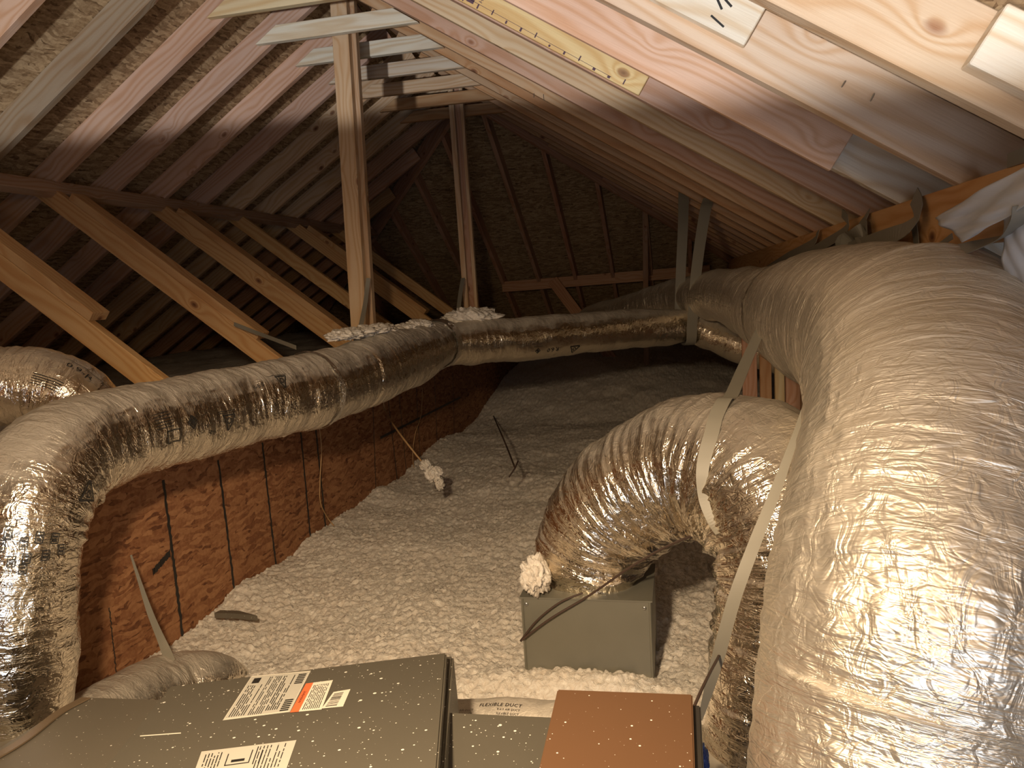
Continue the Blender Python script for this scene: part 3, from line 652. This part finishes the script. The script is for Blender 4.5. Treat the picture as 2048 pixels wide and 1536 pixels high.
# D1 long duct along the wall
D1 = Duct([(10, 1520, 1.37, .135), (14, 1420, 1.36, .140), (14, 1280, 1.36, .142), (22, 1140, 1.38, .142), (52, 1010, 1.44, .138), (140, 905, 1.60, .130), (300, 850, 1.90, .124), (450, 822, 2.22, .132), (600, 789, 2.56, .140), (730, 747, 3.02, .144), (835, 706, 3.55, .140), (884, 684, 3.85, .118)],
          0.005, 200, seed=2, crease=.0065, ring=.0010, marks=((0.70, .012, .010), (0.555, .006, .02)))
e1 = duct_thing('long silver duct rising at the left edge and running above the strand board wall', None)
D1.build('foil_jacket', FOIL, e1)
u_t = D1.u_near(P(625, 790, 2.62)); D1.band('foil_tape_band', u_t-.010, u_t+.010, TAPE, e1, .005, .004, seed=4)
u_e = D1.u_near(P(880, 685, 3.8)); D1.band('foil_tape_collar', u_e-.06, u_e+.03, TAPE, e1, .006, .012, seed=5)
def marks_at(D, px, py, d, shapes, name, par, ang=0.0, mir=1, mat=None):
    """print on the jacket around the surface point seen at px,py"""
    u = D.u_near(P(px, py, d)); i = int(u/D.len*(D.n-1)); r = np.array(ray(px, py)); o_ = np.array([0, 0, CH])
    # nearest surface vertex to the view ray within this ring range
    lo, hi = max(0, i-60), min(D.n, i+60); pts = D.pts[lo:hi].reshape(-1, 3); v = pts-o_; rn = r/np.linalg.norm(r)
    dist = np.linalg.norm(v-np.outer(v@rn, rn), axis=1); facing = np.einsum('ij,j->i', D.nrm[lo:hi].reshape(-1, 3), rn) < 0.1
    dist[~facing] += 10; k = int(np.argmin(dist)); ii = lo+k//D.nv; jj = k % D.nv
    u0, th0 = D.u[ii], D.th[jj]
    # orientation: does increasing th go up?
    upv = (D.pts[ii, (jj+3) % D.nv]-D.pts[ii, jj])[2] > 0
    return D.decal(name, rotpts(shapes, ang), u0, th0, mat or INK, par, mir, 1 if upv else -1)
sh = []
sh += text2('R-6.0', .030, -.03, -.01)
marks_at(D1, 420, 868, 2.15, rotpts(text2('R-6', .026, -.03, -.01), math.pi), 'printed_lettering', e1)
marks_at(D1, 458, 846, 2.2, tri2(0, 0, .052)+[line2(-.045, .030, .03, .030, .002), line2(-.045, .036, .03, .036, .002)], 'printed_triangle', e1)
marks_at(D1, 386, 845, 2.1, dia2(0, 0, .036), 'printed_diamond', e1)
marks_at(D1, 348, 868, 2.0, [line2(-.03, -.02, .02, -.02, .003), line2(-.03, -.02, -.03, .012, .003), line2(.02, -.02, .02, .012, .003), line2(-.03, .012, .02, .012, .003)]+text2('UL', .018, -.02, -.012), 'printed_mark', e1)
marks_at(D1, 335, 838, 1.98, [line2(-.045, .008*k-.02, .02, .008*k-.02, .002) for k in range(6)], 'printed_lines', e1)
marks_at(D1, 566, 765, 2.5, tri2(0, 0, .05)+[line2(-.06, .028, .03, .028, .002)], 'printed_triangle', e1)
marks_at(D1, 520, 775, 2.4, text2('R-6.0', .022, -.03, 0), 'printed_lettering', e1)
marks_at(D1, 180, 990, 1.55, tri2(0, 0, .05), 'printed_triangle', e1)
for i, (a, b) in enumerate(((15, 1063), (45, 1090), (78, 1075), (108, 1078), (55, 1115), (90, 1108), (20, 1122), (122, 1098), (45, 1140), (0, 1095))):
    marks_at(D1, a, b, 1.38, [line2(-.009, -.007, .009, -.007, .002), line2(-.009, .007, .009, .007, .002), rect2(-.006, -.004, -.001, .004), rect2(.002, -.005, .005, .005), line2(-.009, -.007, -.009, .007, .002), line2(.009, -.007, .009, .007, .002)], 'printed_stamp', e1)
def surf(D, px, py, off=.004):
    r = np.array(ray(px, py)); rn = r/np.linalg.norm(r); o_ = np.array([0, 0, CH]); v = D.pts.reshape(-1, 3)-o_
    dist = np.linalg.norm(v-np.outer(v@rn, rn), axis=1)+10*(np.einsum('ij,j->i', D.nrm.reshape(-1, 3), rn) > 0.05)
    k = int(np.argmin(dist)); return Vector(D.pts.reshape(-1, 3)[k]+D.nrm.reshape(-1, 3)[k]*off)
# D0 short curved duct at the left edge behind D1
D0_ = Duct([(-330, 800, 2.0, .13), (-150, 772, 2.05, .13), (0, 772, 2.08, .128), (95, 776, 2.12, .128), (165, 812, 2.16, .125), (200, 890, 2.2, .12), (205, 960, 2.22, .115)], 0.005, 170, seed=6, crease=.007)
e0 = duct_thing('curved silver duct at the left edge behind the bend of the long duct', None)
D0_.build('foil_jacket', FOIL2, e0)
marks_at(D0_, 165, 742, 2.1, text2('0.9-R', .024, -.03, -.01)+[line2(-.04, .02, .05, .02, .002)], 'printed_lettering', e0)
marks_at(D0_, 105, 765, 2.1, [line2(-.05, .008*k-.02, .02, .008*k-.02, .002) for k in range(5)], 'printed_lines', e0)
# D2 thinner duct crossing to the right
D2 = Duct([(884, 686, 3.88, .105), (905, 686, 3.92, .118), (1000, 681, 4.12, .122), (1120, 670, 4.38, .122), (1250, 660, 4.68, .120), (1350, 654, 4.92, .112), (1385, 655, 4.98, .098), (1420, 666, 4.95, .112), (1480, 690, 4.85, .112), (1560, 715, 4.72, .110), (1660, 735, 4.6, .110)], 0.006, 150, seed=9, crease=.0022, ring=.0006)
e2 = duct_thing('thin straight silver duct crossing the attic, held up by the hanging strap', None)
D2.build('foil_jacket', foil_mat('smooth_foil_jacket', (0.88, 0.80, 0.66), 0.22, dust=.6, us=40, vs=18, bumps=.35), e2)
marks_at(D2, 1105, 698, 4.35, rotpts(text2('R 6.0', .038, -.045, -.01), math.pi), 'printed_lettering', e2)
marks_at(D2, 1148, 700, 4.45, tri2(0, 0, .062), 'printed_triangle', e2)
marks_at(D2, 1075, 702, 4.3, dia2(0, 0, .03)+[line2(-.03, .024, .03, .024, .002)], 'printed_diamond', e2)
# D4 arched duct on the metal box
D4 = Duct([(1182, 1170, 2.26, .146), (1182, 1152, 2.26, .152), (1181, 1108, 2.26, .172), (1214, 1030, 2.24, .182), (1300, 962, 2.18, .188), (1410, 925, 2.08, .192), (1510, 950, 1.96, .195), (1575, 1040, 1.86, .192), (1598, 1160, 1.80, .188), (1588, 1290, 1.76, .185), (1565, 1420, 1.73, .17), (1548, 1520, 1.72, .16)], 0.0045, 240, seed=13, crease=.0095, ring=.002)
e4 = duct_thing('arched crumpled silver duct rising from the metal box and bending down behind the big duct', None)
D4.build('foil_jacket', FOIL2, e4)
# D3 the big duct on the right
D3 = Duct([(1815, 1700, .93, .19), (1822, 1536, .96, .192), (1832, 1400, .99, .192), (1858, 1200, 1.03, .194), (1878, 1000, 1.13, .196), (1884, 850, 1.26, .198), (1862, 735, 1.46, .204), (1795, 675, 1.78, .208), (1700, 645, 2.25, .208), (1600, 627, 2.95, .200), (1520, 608, 3.7, .165), (1440, 592, 4.6, .145), (1340, 598, 5.6, .13), (1180, 640, 6.8, .12)], 0.0045, 340, seed=21, crease=.0055, ring=.0012, pitch=.028)
e3 = duct_thing('largest silver duct, filling the right side and curving away under the beam', None)
D3.build('foil_jacket', FOIL3, e3)
u_t = D3.u_near(P(1585, 627, 3.05)); D3.band('foil_tape_band', u_t-.02, u_t+.006, TAPE, e3, .004, .008, seed=8)
# D5 small duct lying at lower left
D5 = Duct([(120, 1490, 1.45, .09), (230, 1432, 1.62, .105), (320, 1396, 1.8, .115), (395, 1380, 1.92, .118), (440, 1400, 2.0, .11), (452, 1450, 2.02, .10)], 0.005, 130, seed=30, crease=.003, ring=.0005)
e5 = duct_thing('small dusty silver duct lying on the insulation behind the grey cabinet', None)
D5.build('foil_jacket', FOIL, e5)

# insulation lying on the ducts
for i in range(9):
    t = i/8; a = P(690+t*190, 668-t*16+random.uniform(-4, 3), 2.95+t*0.85)
    clump('insulation_clump', a, (.05+.02*random.random(), .09, .018+.012*random.random()), 40+i, 'ragged strip of insulation on top of the long duct, piece %s from its left end' % ORD[i])
clump('insulation_clump', P(935, 638, 4.1), (.13, .09, .05), 60, 'largest clump of insulation at the foot of the far post on the duct')
clump('insulation_clump', P(1105, 640, 4.4), (.05, .04, .015), 61, 'tiny insulation tuft on top of the thin straight duct')
clump('insulation_clump', P(1068, 1152, 2.1), (.036, .04, .05), 62, 'white insulation clump on the left corner of the metal box')
clump('insulation_clump', P(2015, 578, 1.5), (.045, .05, .022), 63, 'insulation clump on the right shoulder of the largest duct')

# ------------------------------------------------------------------ metal box
zt_b = CH-0.915; y0b = 2.085; y1b = 2.37; xl = P(1041, 1187, y0b).x; xr_ = P(1302, 1187, y0b).x
e = empty('metal_boot', (0, 0, 0)); tag(e, 'galvanised sheet metal box half buried in insulation under the arched duct', 'box')
def open_box(x0, x1, y0, y1, z0, z1):
    bm = bmesh.new(); t = .0025
    for a in ((x0, y0, x1, y0+t), (x0, y1-t, x1, y1), (x0, y0, x0+t, y1), (x1-t, y0, x1, y1)):
        r = bmesh.ops.create_cube(bm, size=1); 
        for v in r['verts']: v.co = Vector(((a[0]+a[2])/2+v.co.x*(a[2]-a[0]), (a[1]+a[3])/2+v.co.y*(a[3]-a[1]), (z0+z1)/2+v.co.z*(z1-z0)))
    return bm
bm = open_box(xl, xr_, y0b, y1b, -.1, zt_b); bm_obj('sheet_metal_sides', bm, GALV, e)
bm = bmesh.new(); t = .012; zz = zt_b
ov = [(xl-.003, y0b-.003), (xr_+.003, y0b-.003), (xr_+.003, y1b+.003), (xl-.003, y1b+.003)]
vo = [bm.verts.new((x, y, zz)) for x, y in ov]+[bm.verts.new((x, y, zz+.004)) for x, y in ov]
for i in range(4): bm.faces.new((vo[i], vo[(i+1) % 4], vo[4+(i+1) % 4], vo[4+i]))
bm.faces.new(vo[4:]); bm.faces.new(list(reversed(vo[:4]))); bm_obj('top_flange', bm, GALV, e)
for x in (xl+.004, xr_-.004):
    bm = bmesh.new(); tube(bm, [(x, y0b-.002, -.05), (x, y0b-.002, zt_b)], .004, 6); bm_obj('corner_seam', bm, GALV, e)
for i, x in enumerate((xl+.016, xr_-.02)):
    bm = bmesh.new(); bmesh.ops.create_uvsphere(bm, u_segments=10, v_segments=6, radius=.006)
    for v in bm.verts: v.co = Vector((v.co.x+x, v.co.y*.5+y0b-.002, v.co.z+zt_b-.018))
    bm_obj('screw', bm, METAL_N, e, True)

# ------------------------------------------------------------------ furnace cabinets
def prism(name, top, n, h, mat, parent=None, bev=.004):
    bm = bmesh.new(); t = [bm.verts.new(p) for p in top]; b = [bm.verts.new(p-n*h) for p in top]
    bm.faces.new(t); bm.faces.new(list(reversed(b))); m = len(top)
    for i in range(m): bm.faces.new((t[i], b[i], b[(i+1) % m], t[(i+1) % m]))
    bmesh.ops.recalc_face_normals(bm, faces=list(bm.faces))
    bmesh.ops.bevel(bm, geom=list(bm.edges), offset=bev, segments=2, affect='EDGES')
    return bm_obj(name, bm, mat, parent)
Cc = P(893, 1305, 1.36); dY = Vector(ray(930, 770)).normalized()
n1 = Vector(ray(893, 1305)).cross(Vector(ray(340, 1372))); dX = n1.cross(dY).normalized()
if dX.x < 0: dX = -dX
nF = dX.cross(dY).normalized()
if nF.z < 0: nF = -nF
def F(px, py, off=0.0): return PP(px, py, Cc+nF*off, nF)
fe = empty('furnace_cabinet', (0, 0, 0)); tag(fe, 'dusty grey furnace cabinet with paper labels at the bottom of the photo', 'furnace')
main = prism('cabinet_panel', [F(893, 1305), F(340, 1372), F(60, 1716), F(862, 1716)], nF, .022, GREY, fe, .003)
low = [PP(a, b, Cc-nF*.024, nF) for a, b in ((907, 1311), (338, 1376), (50, 1730), (872, 1730))]
prism('cabinet_body', low, nF, .40, GREY, fe)
# labels: local frame on the panel
def lab(name, quad, mat, off):
    return mesh_obj(name, [F(a, b, off) for a, b in quad], [(0, 1, 2, 3)], mat, fe)
def panel_shapes(name, quad, shapes, mat, off, parent):
    """shapes drawn in the unit square of a label, mapped to its four corners (tl,tr,br,bl)"""
    tl, tr, br, bl = [F(a, b, off) for a, b in quad]; vs = []; fs = []
    for v, f in shapes:
        k = len(vs)
        for x, y in v: vs.append((bl*(1-x)+br*x)*(1-y)+(tl*(1-x)+tr*x)*y)
        fs += [tuple(k+i for i in q) for q in f]
    return mesh_obj(name, vs, fs, mat, parent)
rng = random.Random(5)
def r_(x0, y0, x1, y1): return ([(x0, y0), (x1, y0), (x1, y1), (x0, y1)], [(0, 1, 2, 3)])
def columns(x0, x1, y0, y1, n, fill=.5, short=.35):
    out = []
    for i in range(n):
        x = x0+(x1-x0)*(i+.2)/n; wx = (x1-x0)/n*fill; y = y0
        while y < y1:
            l = rng.uniform(.05, .28); out.append(r_(x, y, x+wx, min(y1, y+l))); y += l+rng.uniform(.01, .05)
            if rng.random() < short*.2: break
    return out
q1 = [(503, 1352), (622, 1341), (580, 1424), (445, 1441)]
l1 = lab('rating_label', q1, PAPER, .0008)
shp = columns(.05, .30, .06, .75, 7, .35)+columns(.34, .56, .05, .93, 7, .35)+columns(.58, .78, .1, .92, 6, .4)+[r_(.08, .80, .20, .93)]
for a, b in ((.82, .05), (.82, .68)):
    for i in range(6): shp.append(r_(a, b+i*.045, a+.13, b+i*.045+.026))
panel_shapes('label_print', q1, shp, INK, .0014, fe)
panel_shapes('label_border', q1, [r_(.01, .01, .99, .03), r_(.01, .97, .99, .99), r_(.01, .02, .02, .98), r_(.98, .02, .99, .98)], PAPERW, .0013, fe)
q2 = [(612, 1367), (666, 1360), (643, 1419), (580, 1425)]
lab('warning_label', q2, PAPERW, .0011)
panel_shapes('warning_stripe', q2, [r_(0, 0, .27, 1)], ORANGE, .0015, fe)
panel_shapes('warning_lettering', q2, [([(.08+.0+(0.5-y)*0+y*.13, .30+x*.085) for x, y in v], f) for v, f in text2('WARNING', 1.0)], INK, .0019, fe)
panel_shapes('label_print', q2, columns(.34, .92, .06, .9, 9, .35, .1), INK, .0016, fe)
q3 = [(667, 1384), (701, 1378), (686, 1413), (643, 1417)]
lab('barcode_label', q3, PAPERW, .0011)
panel_shapes('barcode', q3, [r_(.12, .10+i*.062, .66, .10+i*.062+rng.uniform(.015, .045)) for i in range(13)], INK, .0015, fe)
q4 = [(403, 1503), (593, 1480), (565, 1560), (372, 1590)]
lab('wiring_label', q4, PAPER, .0008)
panel_shapes('label_print', q4, columns(.05, .25, .4, .92, 6, .3)+[r_(.30, .55, .55, .57), r_(.30, .55, .31, .85), r_(.55, .55, .56, .88), r_(.36, .62, .50, .68), r_(.60, .5, .61, .95), r_(.66, .5, .67, .85)]+columns(.62, .92, .35, .95, 8, .25), INK, .0014, fe)
mesh_obj('scratch', [F(280, 1471, .0006), F(362, 1465, .0006), F(362, 1467, .0006), F(280, 1473, .0006)], [(0, 1, 2, 3)], PAPERW, fe)
# left hand panel of the same run, slightly lower
g2 = empty('coil_cabinet', (0, 0, 0)); tag(g2, 'lighter grey cabinet left of the labelled panel with a taped edge', 'cabinet')
prism('cabinet_body', [PP(a, b, Cc-nF*.055, nF) for a, b in ((350, 1399), (160, 1393), (-30, 1512), (-260, 1640), (-190, 1750), (120, 1740))], nF, .38, GREY2, g2)
def strip(name, pts, wd, th, mat, parent=None, up=(0, 0, 1), twist=None):
    """flat strap through pts; wd across, th thick"""
    rows, ln = spline([list(p) for p in pts], max(12, len(pts)*14)); n = len(rows); bm = bmesh.new(); prev = None
    for i in range(n):
        p = Vector(rows[i]); t = Vector(rows[min(i+1, n-1)])-Vector(rows[max(i-1, 0)]); t.normalize()
        f = i/(n-1)
        u = Vector(up) if twist is None else Vector(up).lerp(Vector(twist), f)
        a = (u-t*u.dot(t)).normalized(); b = t.cross(a)
        w_ = wd if not isinstance(wd, (list, tuple)) else np.interp(f, np.linspace(0, 1, len(wd)), wd)
        ring = [bm.verts.new(p+a*w_/2+b*th/2), bm.verts.new(p-a*w_/2+b*th/2), bm.verts.new(p-a*w_/2-b*th/2), bm.verts.new(p+a*w_/2-b*th/2)]
        if prev:
            for k in range(4): bm.faces.new((prev[k], prev[(k+1) % 4], ring[(k+1) % 4], ring[k]))
        else: bm.faces.new(list(reversed(ring)))
        prev = ring
    bm.faces.new(prev); return bm_obj(name, bm, mat, parent, False)
strip('edge_tape', [PP(a, b, Cc-nF*.052, nF) for a, b in ((172, 1396), (120, 1424), (50, 1478), (-20, 1520), (-120, 1570))], .022, .003, flat_mat('brown_tape', (.16, .11, .065), .4), g2, up=dX)
pl = empty('supply_plenum', (0, 0, 0)); tag(pl, 'plain grey plenum box under the left end of the long duct', 'plenum')
prism('plenum_body', [PZ(a, b, -.915) for a, b in ((-260, 1404), (130, 1421), (60, 1475), (-40, 1560), (-330, 1700))], Vector((0, 0, 1)), .3, GREY2, pl)
# centre casing
gc = empty('grey_casing', (0, 0, 0)); tag(gc, 'dark grey metal casing between the furnace cabinet and the tan board', 'casing')
prism('casing_body', [PZ(a, b, -.735) for a, b in ((880, 1423), (1125, 1434), (1130, 1760), (840, 1760))], Vector((0, 0, 1)), .3, GREY, gc, .003)
# tan board box
gb = empty('tan_panel_box', (0, 0, 0)); tag(gb, 'flat tan panel with white specks at the bottom centre right', 'panel')
tp = [PZ(a, b, -.665) for a, b in ((1115, 1378), (1385, 1388), (1397, 1760), (1025, 1760))]
prism('panel_board', tp, Vector((0, 0, 1)), .012, BROWN, gb, .002)
prism('panel_frame', [p+Vector((0, 0, -.0135)) for p in (tp[0]+Vector((.008, -.008, 0)), tp[1]+Vector((.012, -.008, 0)), tp[2]+Vector((.012, 0, 0)), tp[3]+Vector((.01, 0, 0)))], Vector((0, 0, 1)), .22, DARKEDGE, gb, .002)
# wrapped duct strip with lettering behind the casing
D6 = Duct([(760, 1470, 1.50, .075), (860, 1470, 1.48, .076), (1000, 1472, 1.46, .076), (1130, 1478, 1.44, .076), (1250, 1482, 1.42, .075)], .004, 120, seed=33, crease=.0008, ring=.0003, amp=.6)
e6 = duct_thing('low foil wrapped duct with printed lettering behind the dark grey casing', None)
D6.build('foil_jacket', foil_mat('printed_foil_jacket', (0.78, 0.72, 0.62), 0.35, dust=.5, us=30, vs=30, bumps=.3), e6)
marks_at(D6, 985, 1411, 1.41, text2('FLEXIBLE DUCT', .0125, -.03, -.002, 1.1), 'printed_lettering', e6)
for tx_, ty_ in ((930, 1422), (1020, 1423)):
    marks_at(D6, tx_, ty_, 1.41, text2('R-6.0 AIR DUCT', .0065, -.03, 0, 1.1)+text2('FLEXIBLE DUCT', .0065, -.03, -.009, 1.1), 'printed_lettering', e6)
# plywood platform piece and blue scrap at lower right of the tan panel
o = prism('platform_board', [PZ(a, b, -1.08) for a, b in ((1330, 1446), (1620, 1452), (1660, 1800), (1330, 1800))], Vector((0, 0, 1)), .02, PLY); tag(o, 'dusty plywood piece on the floor beside the tan panel', 'board')
clump('blue_scrap', PZ(1404, 1525, -.95), (.012, .03, .03), 70, 'small blue scrap against the right side of the tan panel').data.materials[0] = BLUE
bpy.data.objects['blue_scrap']['category'] = 'scrap'; del bpy.data.objects['blue_scrap']['group']

# ------------------------------------------------------------------ straps
def PB(px, py, off=.012):
    r = ray(px, py); t = (bx-off)/r[0]; return Vector((r[0]*t, r[1]*t, r[2]*t+CH))
def strap(label, pts, wd=.04, up=(1, 0, 0), twist=None, mat=None, name='hanger_strap'):
    o = strip(name, pts, wd, .0014, mat or STRAP, None, up, twist); tag(o, label, 'strap', 'duct hanger straps'); return o
strap('wide grey strap hanging from a right rafter in a loop around the thin straight duct',
      [P(1372, 366, 4.35), P(1368, 372, 4.6), P(1366, 450, 4.95), P(1361, 560, 5.08), P(1360, 650, 5.12), P(1372, 686, 5.02), P(1382, 684, 4.88), P(1385, 640, 4.80), P(1393, 540, 4.68), P(1409, 430, 4.5), P(1418, 396, 4.35)], .062)
strap('long strap coming down from the largest duct and cradling the top of the arched duct',
      [P(1553, 596, 2.72), P(1530, 640, 2.60), P(1490, 728, 2.3), P(1462, 792, 2.02), surf(D4, 1450, 808, .014), surf(D4, 1436, 838, .010), surf(D4, 1426, 870, .008), surf(D4, 1416, 905, .008), surf(D4, 1409, 950, .008), surf(D4, 1414, 1000, .008), surf(D4, 1430, 1045, .006), surf(D4, 1440, 1066, .002)], [.028, .03, .032, .032, .034, .036, .036, .036, .036, .034, .026, .016], up=(1, -.2, 0))
strap('long strap slanting down in front of the right leg of the arched duct',
      [P(1640, 745, 1.62), P(1612, 810, 1.6), P(1588, 880, 1.56), P(1550, 985, 1.52), P(1508, 1090, 1.48), P(1468, 1200, 1.46), P(1432, 1330, 1.5), P(1400, 1440, 1.6)], [.008, .012, .020, .023, .025, .026, .020, .010])
strap('pale strap descending over the strand board wall to the small duct at lower left',
      [P(262, 1110, 1.95), P(275, 1150, 1.93), P(300, 1225, 1.90), P(325, 1285, 1.88), P(342, 1325, 1.84)], [.006, .012, .02, .026, .028])
strap('thin pale strap running down from the second strut to the long duct', [P(468, 648, 3.15), P(520, 668, 3.1), P(592, 695, 2.9)], .018, up=(0, 0, 1))
strap('strap twisted over the beam under the pale board end, with a hanging tail',
      [PB(1828, 392, .004), PB(1836, 412, .012), PB(1834, 436, .02), PB(1812, 458, .03), PB(1775, 474, .035), PB(1700, 497, .03), PB(1620, 522, .03), PB(1560, 542, .03)], [.04, .042, .040, .034, .024, .012, .01, .01], up=(0, 1, 0), twist=(0, 0, 1))
strap('short strap tail hanging straight down from the beam toward the largest duct', [PB(1826, 440, .006), PB(1831, 470, .008), PB(1835, 515, .01)], .034, up=(0, 1, 0))
strap('bundled strap wrapped around the beam where the rafters end', [PB(1732, 428, .006), PB(1728, 442, .014), PB(1718, 456, .022), PB(1728, 470, .028), PB(1708, 482, .02), PB(1680, 488, .02), PB(1640, 508, .02)], [.05, .07, .075, .06, .045, .02, .01], up=(0, 1, 0))
strap('curled strap dropping from a rafter end left of the bundled strap', [PB(1684, 426, .03), PB(1695, 440, .03), PB(1693, 458, .03), PB(1668, 477, .03), PB(1610, 510, .03), PB(1540, 548, .03)], [.026, .034, .034, .018, .012, .010], up=(0, 1, 0), twist=(0, 0, 1))
strap('dim strap curled at the far part of the beam', [PB(1636, 462, .01), PB(1630, 482, .02), PB(1606, 502, .03), PB(1560, 525, .03), PB(1500, 553, .03)], [.05, .06, .04, .016, .012], up=(0, 1, 0), twist=(0, 0, 1))
strap('strap beside the near post reaching down to the long duct', [P(737, 556, 3.7), P(734, 580, 3.68), P(730, 610, 3.6), P(722, 650, 3.45)], .024)
strap('strap beside the far post reaching down to the duct', [P(926, 556, 5.3), P(921, 585, 5.2), P(917, 618, 5.1)], .03)
strap('strap running from the plastic wrap over the top of the largest duct',
      [P(1905, 472, 1.62), P(1880, 490, 1.66), P(1850, 509, 1.7), P(1800, 528, 1.75), P(1760, 552, 1.66)], [.012, .010, .010, .010, .004], up=(0, 0, 1))
strap('broad pale strap from the largest duct up to the plastic wrap at the right edge', [P(1858, 514, 1.62), P(1920, 500, 1.5), P(1975, 485, 1.42), P(2015, 470, 1.36), P(2036, 440, 1.3), P(2040, 410, 1.28)], [.012, .024, .028, .026, .024, .02], up=(0, 0, 1), twist=(1, 0, 0))
# plastic sheet wrapped around the beam
def sheet(name, pts, nu, nv, amp, seed, mat, label, cat):
    """bilinear patch with folds; pts = tl,tr,br,bl"""
    tl, tr, br, bl = pts; vs = []; fs = []; rs = np.random.RandomState(seed)
    n = (tr-tl).cross(bl-tl).normalized()
    for j in range(nv+1):
        for i in range(nu+1):
            x, y = i/nu, j/nv; p = (tl*(1-x)+tr*x)*(1-y)+(bl*(1-x)+br*x)*y
            d = amp*(math.sin(x*5+y*9+seed)+.5*math.sin(x*13-y*17+seed*2)+.6*float(vn(x*6, y*9, seed)))
            vs.append(p+n*d)
    for j in range(nv):
        for i in range(nu):
            k = j*(nu+1)+i; fs.append((k, k+1, k+nu+2, k+nu+1))
    o = mesh_obj(name, vs, fs, mat, None, True); sm = o.modifiers.new('thickness', 'SOLIDIFY'); sm.thickness = .001; tag(o, label, cat); return o
sheet('plastic_wrap', [P(1870, 436, 1.58), P(2075, 318, 1.24), P(2075, 395, 1.22), P(1928, 485, 1.46)], 30, 20, .004, 2, PLASTIC, 'torn piece of clear plastic draped on the beam at the right edge', 'plastic sheet')
sheet('plastic_wrap', [P(2008, 420, 1.36), P(2080, 380, 1.27), P(2080, 640, 1.32), P(2006, 560, 1.40)], 20, 30, .002, 5, PLASTIC, 'clear plastic hanging straight down beside the largest duct at the right edge', 'plastic sheet')
strip_end = strap('grey strap end tucked above the beam in the right corner', [P(2075, 300, 1.32), P(2045, 310, 1.36), P(2015, 322, 1.42)], .022, up=(0, 0, 1))

# ------------------------------------------------------------------ cables
def cable(label, pts, r, mat, name='cable'):
    rows, _ = spline([list(p) for p in pts], max(16, len(pts)*12)); bm = bmesh.new(); tube(bm, [Vector(q) for q in rows], r, 8)
    o = bm_obj(name, bm, mat, None, True); tag(o, label, 'cable', 'loose cables'); return o
def PW(px, py, off=.02):
    r = ray(px, py); t = (WX+off)/r[0]; return Vector((r[0]*t, r[1]*t, r[2]*t+CH))
cable('tan cable hanging from the long duct down to a clump of insulation', [PW(766, 800, .05), PW(772, 825, .08), P(800, 868, 3.7), P(845, 925, 3.62), P(868, 950, 3.6)], .005, WIRE_T)
clump('insulation_clump', P(866, 948, 3.6), (.034, .03, .030), 71, 'elongated insulation clump stuck on the end of the tan cable')
clump('insulation_clump', P(851, 930, 3.62), (.024, .03, .022), 72, 'small insulation clump on the tan cable, the upper one')
clump('insulation_clump', P(880, 968, 3.6), (.018, .03, .026), 73, 'small insulation clump at the very tip of the tan cable')
cable('thin orange cable hanging in front of the strand board wall', [PW(630, 800), PW(638, 850), PW(643, 900), PW(640, 960), PW(641, 1005), PW(655, 1035), PW(668, 1052, .05)], .003, WIRE_T)
cable('thin curved cable on the dim part of the wall', [PW(845, 775), PW(842, 830), PW(830, 870), PW(826, 920), PW(838, 985, .04)], .003, WIRE_T)
cable('dark wire sticking up out of the insulation in the middle distance', [PW(985, 828, .02), P(1000, 862, 4.5), P(1012, 890, 4.2), P(1030, 936, 3.75)], .005, WIRE_D)
cable('short forked wire end on the insulation', [P(1018, 954, 3.7), P(1030, 936, 3.74), P(1036, 922, 3.8)], .004, WIRE_D)
cable('dark cord running across the front of the metal box and up under the arched duct', [P(1041, 1282, 2.07), P(1100, 1238, 2.072), P(1180, 1190, 2.072), P(1260, 1135, 2.03), P(1340, 1090, 1.98), P(1440, 1050, 1.86)], .0035, WIRE_D)
cable('second dark cord curving over the left half of the metal box', [P(1041, 1282, 2.072), P(1075, 1240, 2.073), P(1120, 1205, 2.074), P(1165, 1186, 2.076)], .003, WIRE_D)
cable('dark cord rising beside the tan panel toward the arched duct', [PZ(1383, 1425, -.75), P(1410, 1365, 1.35), P(1440, 1308, 1.5)], .003, WIRE_D)
o = prism('buried_wood_scrap', [PZ(a, b, -1.12) for a, b in ((428, 1226), (440, 1220), (478, 1221), (515, 1231), (470, 1227))], Vector((0, 0, 1)), .02, GREY2, None, .001); tag(o, 'dark scrap half buried in the insulation at the foot of the wall', 'scrap')

# ------------------------------------------------------------------ unseen lamp body behind the camera, added to carry a light-blocking disc
wlp = empty('added_work_light', (-0.8, -2.2, CH-0.72-0.17)); tag(wlp, 'black work light body added behind the camera, its flat disc blocking upward light', 'lamp')
def disc(name, r, z0, z1, mat, par, seg=32, r2=None):
    bm = bmesh.new(); bmesh.ops.create_cone(bm, cap_ends=True, segments=seg, radius1=r, radius2=r2 if r2 is not None else r, depth=z1-z0)
    for v in bm.verts: v.co.z += (z0+z1)/2
    return bm_obj(name, bm, mat, par)
disc('lamp_base', .14, -.597, -.57, DARKEDGE, wlp); disc('stand_pole', .012, -.575, .04, DARKEDGE, wlp); disc('lamp_head', .05, .03, .13, DARKEDGE, wlp)
disc('light_blocker', .34, .42, .44, DARKEDGE, wlp, r2=.30)  # added above the lamp to cut steep light and its roof bounce
for t in range(3):
    a_ = t*2.094+1.5707+3.1416; bm = bmesh.new(); tube(bm, [(.085*math.cos(a_), .085*math.sin(a_), .015), (.33*math.cos(a_), .33*math.sin(a_), .425)], .004, 6); bm_obj('blocker_rod', bm, DARKEDGE, wlp)
